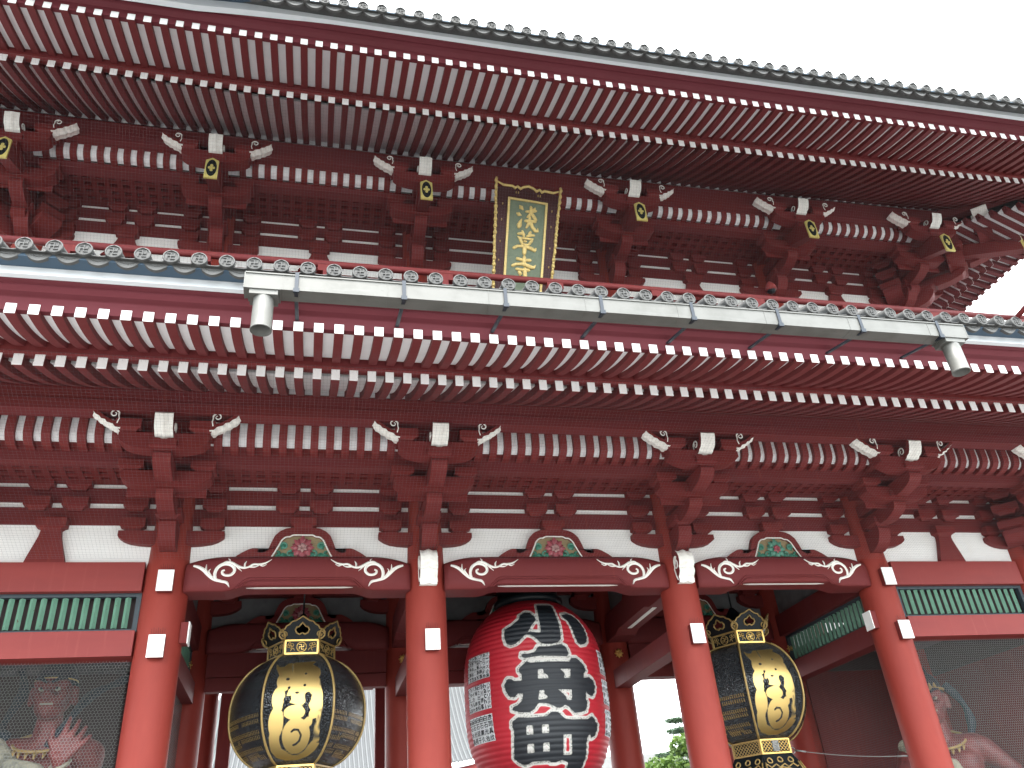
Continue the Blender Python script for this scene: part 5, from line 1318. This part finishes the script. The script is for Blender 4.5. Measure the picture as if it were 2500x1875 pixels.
    def strip(L, w, name):
        c = MB(); q = [Vector(p) for p in L]; out = []
        for i in range(len(q)-1):
            p0, p1, p2, p3 = q[max(i-1,0)], q[i], q[i+1], q[min(i+2,len(q)-1)]
            for k in range(6): t = k/6; out.append(.5*((2*p1)+(p2-p0)*t+(2*p0-5*p1+4*p2-p3)*t*t+(3*p1-p0-3*p2+p3)*t**3))
        out.append(q[-1]); 
        for i, p in enumerate(out):
            t = (out[min(i+1,len(out)-1)]-out[max(i-1,0)]).normalized(); n = Vector((-t.z, 0, t.x)); n = n.normalized() if n.length > .1 else Vector((1,0,0))
            ww = w*(1+.25*math.sin(i*.7))
            c.v += [tuple(p-n*ww), tuple(p+Vector((0,-.05,0))), tuple(p+n*ww), tuple(p+Vector((0,.03,0)))]
        for i in range(len(out)-1):
            for k in range(4): c.face((4*i+k, 4*i+(k+1)%4, 4*i+4+(k+1)%4, 4*i+4+k), 0, True)
        c.obj(name, M['blue'], G)
    for k, L in enumerate(pose['ribbons']): strip(L, .075, 'ribbon')
    c = MB(); c.box(-1.0, 1.0, -.8, .8, .0, .35); c.tube([(-.8,.1,.35),(-.3,-.1,.5),(.3,.1,.52),(.8,0,.35)], [.3,.45,.42,.3], 10); c.obj('rock_plinth', M['granite'], G)
    return G
# left: raised open palm; statue's own right hand is at -x in its frame
GL_ = guardian('red guardian statue glaring from behind the mesh with an open raised palm', (-8.58, 2.05, .28-.28), 0, {
    -1: ((-1.25,-.1,3.3), (-1.1,-.35,2.5), (0,-.2,-1), (1,0,0), (0,-1,0)),
    1: ((.80,-.40,3.05), (.47,-1.0,3.84), (.55,-.05,.80), (-.80,0,.55), (0,-1,0)),
    'ribbons': [[(.30,-.95,4.0),(.42,-.55,4.45),(.62,-.1,4.95),(1.0,.1,5.2),(1.5,.2,5.5)], [(-.75,.1,3.9),(-.78,.2,4.5),(-.6,.3,5.1),(-.7,.3,5.5)], [(-.55,-.1,4.3),(-.95,0,4.6),(-1.1,.1,5.3)]]}, crown=False, hs=.54)
GR_ = guardian('red guardian statue in profile half hidden behind the right column, wrist banded', (8.62, 1.95, -.78), R(-38), {
    1: ((1.15,.1,3.55), (1.15,-.35,2.95), (0,-.3,-1), (-1,0,0), (0,-1,0)),
    -1: ((-.95,-.55,3.5), (-.55,-1.0,3.2), (.3,-.2,1), (1,0,0), (0,-1,0)),
    'ribbons': [[(.38,.0,5.3),(.62,.05,4.9),(.66,.05,4.5),(.5,.05,4.1)]]})

# ------------------------------------------------------------------ main hall beyond, with its big pale roof
hl = thing('main_hall', 'distant temple hall with a huge pale ribbed roof seen through the open bays', 'hall', (0, 70, 0))
b = MB(); N = 16; HW = 15.0
def hp(t): return (16*t, 11.5+17*(.55*t+.45*t*t))
o = 0; NX = 60
def lift(x, t): return 1.6*(abs(x)/HW)**4*(1-t)
for i in range(N+1):
    y, z = hp(i/N); hw = HW-3.2*(i/N)
    b.v += [(-hw+2*hw*k/NX, y, z+lift(-hw+2*hw*k/NX, i/N)) for k in range(NX+1)]
for i in range(N):
    for k in range(NX): b.face((i*(NX+1)+k, i*(NX+1)+k+1, (i+1)*(NX+1)+k+1, (i+1)*(NX+1)+k), 0, True)
k = -HW+.2
while k < HW-.1:
    pts = []
    for i in range(9):
        t = i/8
        if abs(k) > HW-3.2*t: break
        y, z = hp(t); pts.append((k, y, z+lift(k, t)+.03))
    if len(pts) > 1: b.tube(pts, .10, 5, 1, cap=False)
    k += .42
b.obj('roof', [M['hallroof'], M['hallrib']], hl)
b = MB(); xs = [-HW+2*HW*k/30 for k in range(31)]
sweep(b, [(0,11.45),(-.15,11.2),(0,11.0),(.6,11.1),(.6,11.5)], xs, lambda x: lift(x, 0)); b.obj('eave_strip', M['strip'], hl)
b = MB(); sweep(b, [(.3,11.1),(.2,10.6),(4,11.0),(4,11.6)], xs, lambda x: lift(x, 0)*.9); b.obj('eave', M['red'], hl)
b = MB(); b.box(-12.5, 12.5, 3.5, 28, 0, 11.0)
for k in range(-6, 7): b.box(k*2-.2, k*2+.2, 3.2, 3.6, 0, 11)
b.obj('wall', M['red'], hl)
# a low tiled side hall and roofline to the right
sh = thing('side_hall', 'low grey-roofed side building glimpsed between the red lantern and a column', 'building', (26.0, 62, 0))
b = MB(); b.prism([(-4,7.6),(0,10.6),(4,7.6),(3.6,7.3),(-3.6,7.3)], 'x', -5, 5); b.obj('roof', M['tile'], sh)
b = MB(); b.box(-4.6, 4.6, -3.2, 3.2, 0, 7.4); b.obj('wall', M['plaster'], sh)

# ------------------------------------------------------------------ trees behind the gate
def tree(name, label, loc, h, r, seed, mt, n=2600, leaf=.16, pine=False, zlo=.35):
    T = thing(name, label, 'tree', loc); rnd = random.Random(seed)
    t = MB(); top = Vector((rnd.uniform(-.3,.3), rnd.uniform(-.3,.3), h*.85)); t.tube([(0,0,0), (.08,0,h*.3), tuple(top*.6), tuple(top)], [h*.035, h*.028, h*.018, h*.006], 8)
    cl = []
    for k in range(22 if not pine else 16):
        if pine:
            z = h*(.4+.6*k/16); a = k*2.4; L = r*(1.15-.75*(k/16))
            c = Vector((L*math.cos(a)*.7, L*math.sin(a)*.7, z)); cl.append((c, L*.55, .16))
        else:
            a = rnd.uniform(0, 2*PI); q = rnd.random()**.6; zz = rnd.uniform(zlo, 1); w = math.sin(PI*min(1, max(.08, (zz-zlo)/(1-zlo)*.85+.12)))
            c = Vector((r*q*w*math.cos(a), r*q*w*math.sin(a), h*zz)); cl.append((c, r*rnd.uniform(.22,.42), .75))
        b0 = Vector((0, 0, max(.2*h, c.z-.25*h))); t.tube([tuple(b0), tuple(b0.lerp(c, .5)+Vector((0,0,.1))), tuple(c)], [h*.012, h*.008, h*.003], 5)
    t.obj('trunk', M['bark'], T)
    c = MB()
    for i in range(n):
        ce, cr_, fl = cl[rnd.randrange(len(cl))]
        d = Vector((rnd.gauss(0,1), rnd.gauss(0,1), rnd.gauss(0,1))).normalized()*cr_*rnd.uniform(.45,1.08)**.6; d.z *= fl; p = ce+d
        u = Vector((rnd.gauss(0,1), rnd.gauss(0,1), rnd.gauss(0,.5))).normalized(); w = u.orthogonal().normalized(); w = (w*math.cos(1+i)+u.cross(w)*math.sin(1+i)); s = leaf*rnd.uniform(.5,1.2)
        if pine: u *= 1.6; w *= .35
        o = len(c.v); c.v += [tuple(p-u*s), tuple(p+w*s*.55), tuple(p+u*s), tuple(p-w*s*.55)]; c.face((o, o+1, o+2, o+3))
    o = c.obj('crown', mt, T); return T
tree('broadleaf_tree', 'bright green leafy tree behind the gate beside the right passage column', (13.6, 24, 0), 7.0, 2.6, 3, M['leaf'], 9000, .13)
tree('broadleaf_tree', 'lower light green tree filling the bottom of the open bay', (11.4, 25, 0), 5.7, 2.2, 5, M['leaf'], 6000, .13)
tree('pine_tree', 'dark layered pine rising above the bright green tree', (15.9, 30, 0), 9.2, 2.3, 8, M['leafdark'], 6500, .16, True)
tree('broadleaf_tree', 'dark green tree at the left edge of the sky gap near the mid column', (13.6, 34, 0), 7.6, 1.5, 11, M['leafdark'], 3000, .15)

# ------------------------------------------------------------------ shopping street and trees behind the viewer, unseen, added to block low sky
k = 0
for sx in (-1, 1):
    for y in (-34, -58, -82):
        shp = thing('shop_row', ('row of low tiled shops, %s side of the approach, %s' % ('west' if sx < 0 else 'east', {-34: 'nearest the gate', -58: 'middle one', -82: 'farthest out'}[y])), 'shop', (sx*12, y, 0), group='shop rows along the approach')
        b = MB(); b.box(-3, 3, -10.5, 10.5, 0, 3.6); b.obj('wall', M['red'], shp)
        b = MB(); b.prism([(-4,3.5),(0,6.2),(4,3.5),(3.8,3.3),(-3.8,3.3)], 'y', -10.8, 10.8); b.obj('roof', M['tile'], shp)
        b = MB()
        for q in range(6): b.box(-3.02 if sx > 0 else 2.95, -2.95 if sx > 0 else 3.02, -10+q*3.4, -7.4+q*3.4, .3, 2.7)
        b.obj('shutter', M['grey'], shp)
rt = random.Random(42); c = MB(); t = MB()
for i in range(120):
    a = 2*PI*i/120+rt.uniform(-.03, .03); rr = rt.uniform(52, 75)
    x, y = rr*math.cos(a), -18+rr*math.sin(a)
    if y > 20 or (abs(x) < 9 and y < 0): continue
    h = rt.uniform(10, 16); t.tube([(x, y, 0), (x, y, h*.7)], [.3, .12], 5)
    for q in range(70):
        p = Vector((x+rt.gauss(0, 1.9), y+rt.gauss(0, 1.9), h*rt.uniform(.25, 1.0))); u = Vector((rt.gauss(0,1), rt.gauss(0,1), rt.gauss(0,1))).normalized()*1.3; w_ = u.orthogonal().normalized()*1.0
        o = len(c.v); c.v += [tuple(p-u), tuple(p+w_), tuple(p+u), tuple(p-w_)]; c.face((o, o+1, o+2, o+3))
b = MB(); b.merge(c); b.merge(t, None, 1); tag(b.obj('treeline', [M['leafdark'], M['bark']]), kind='stuff')  # unseen ring of trees, added to close off low sky light
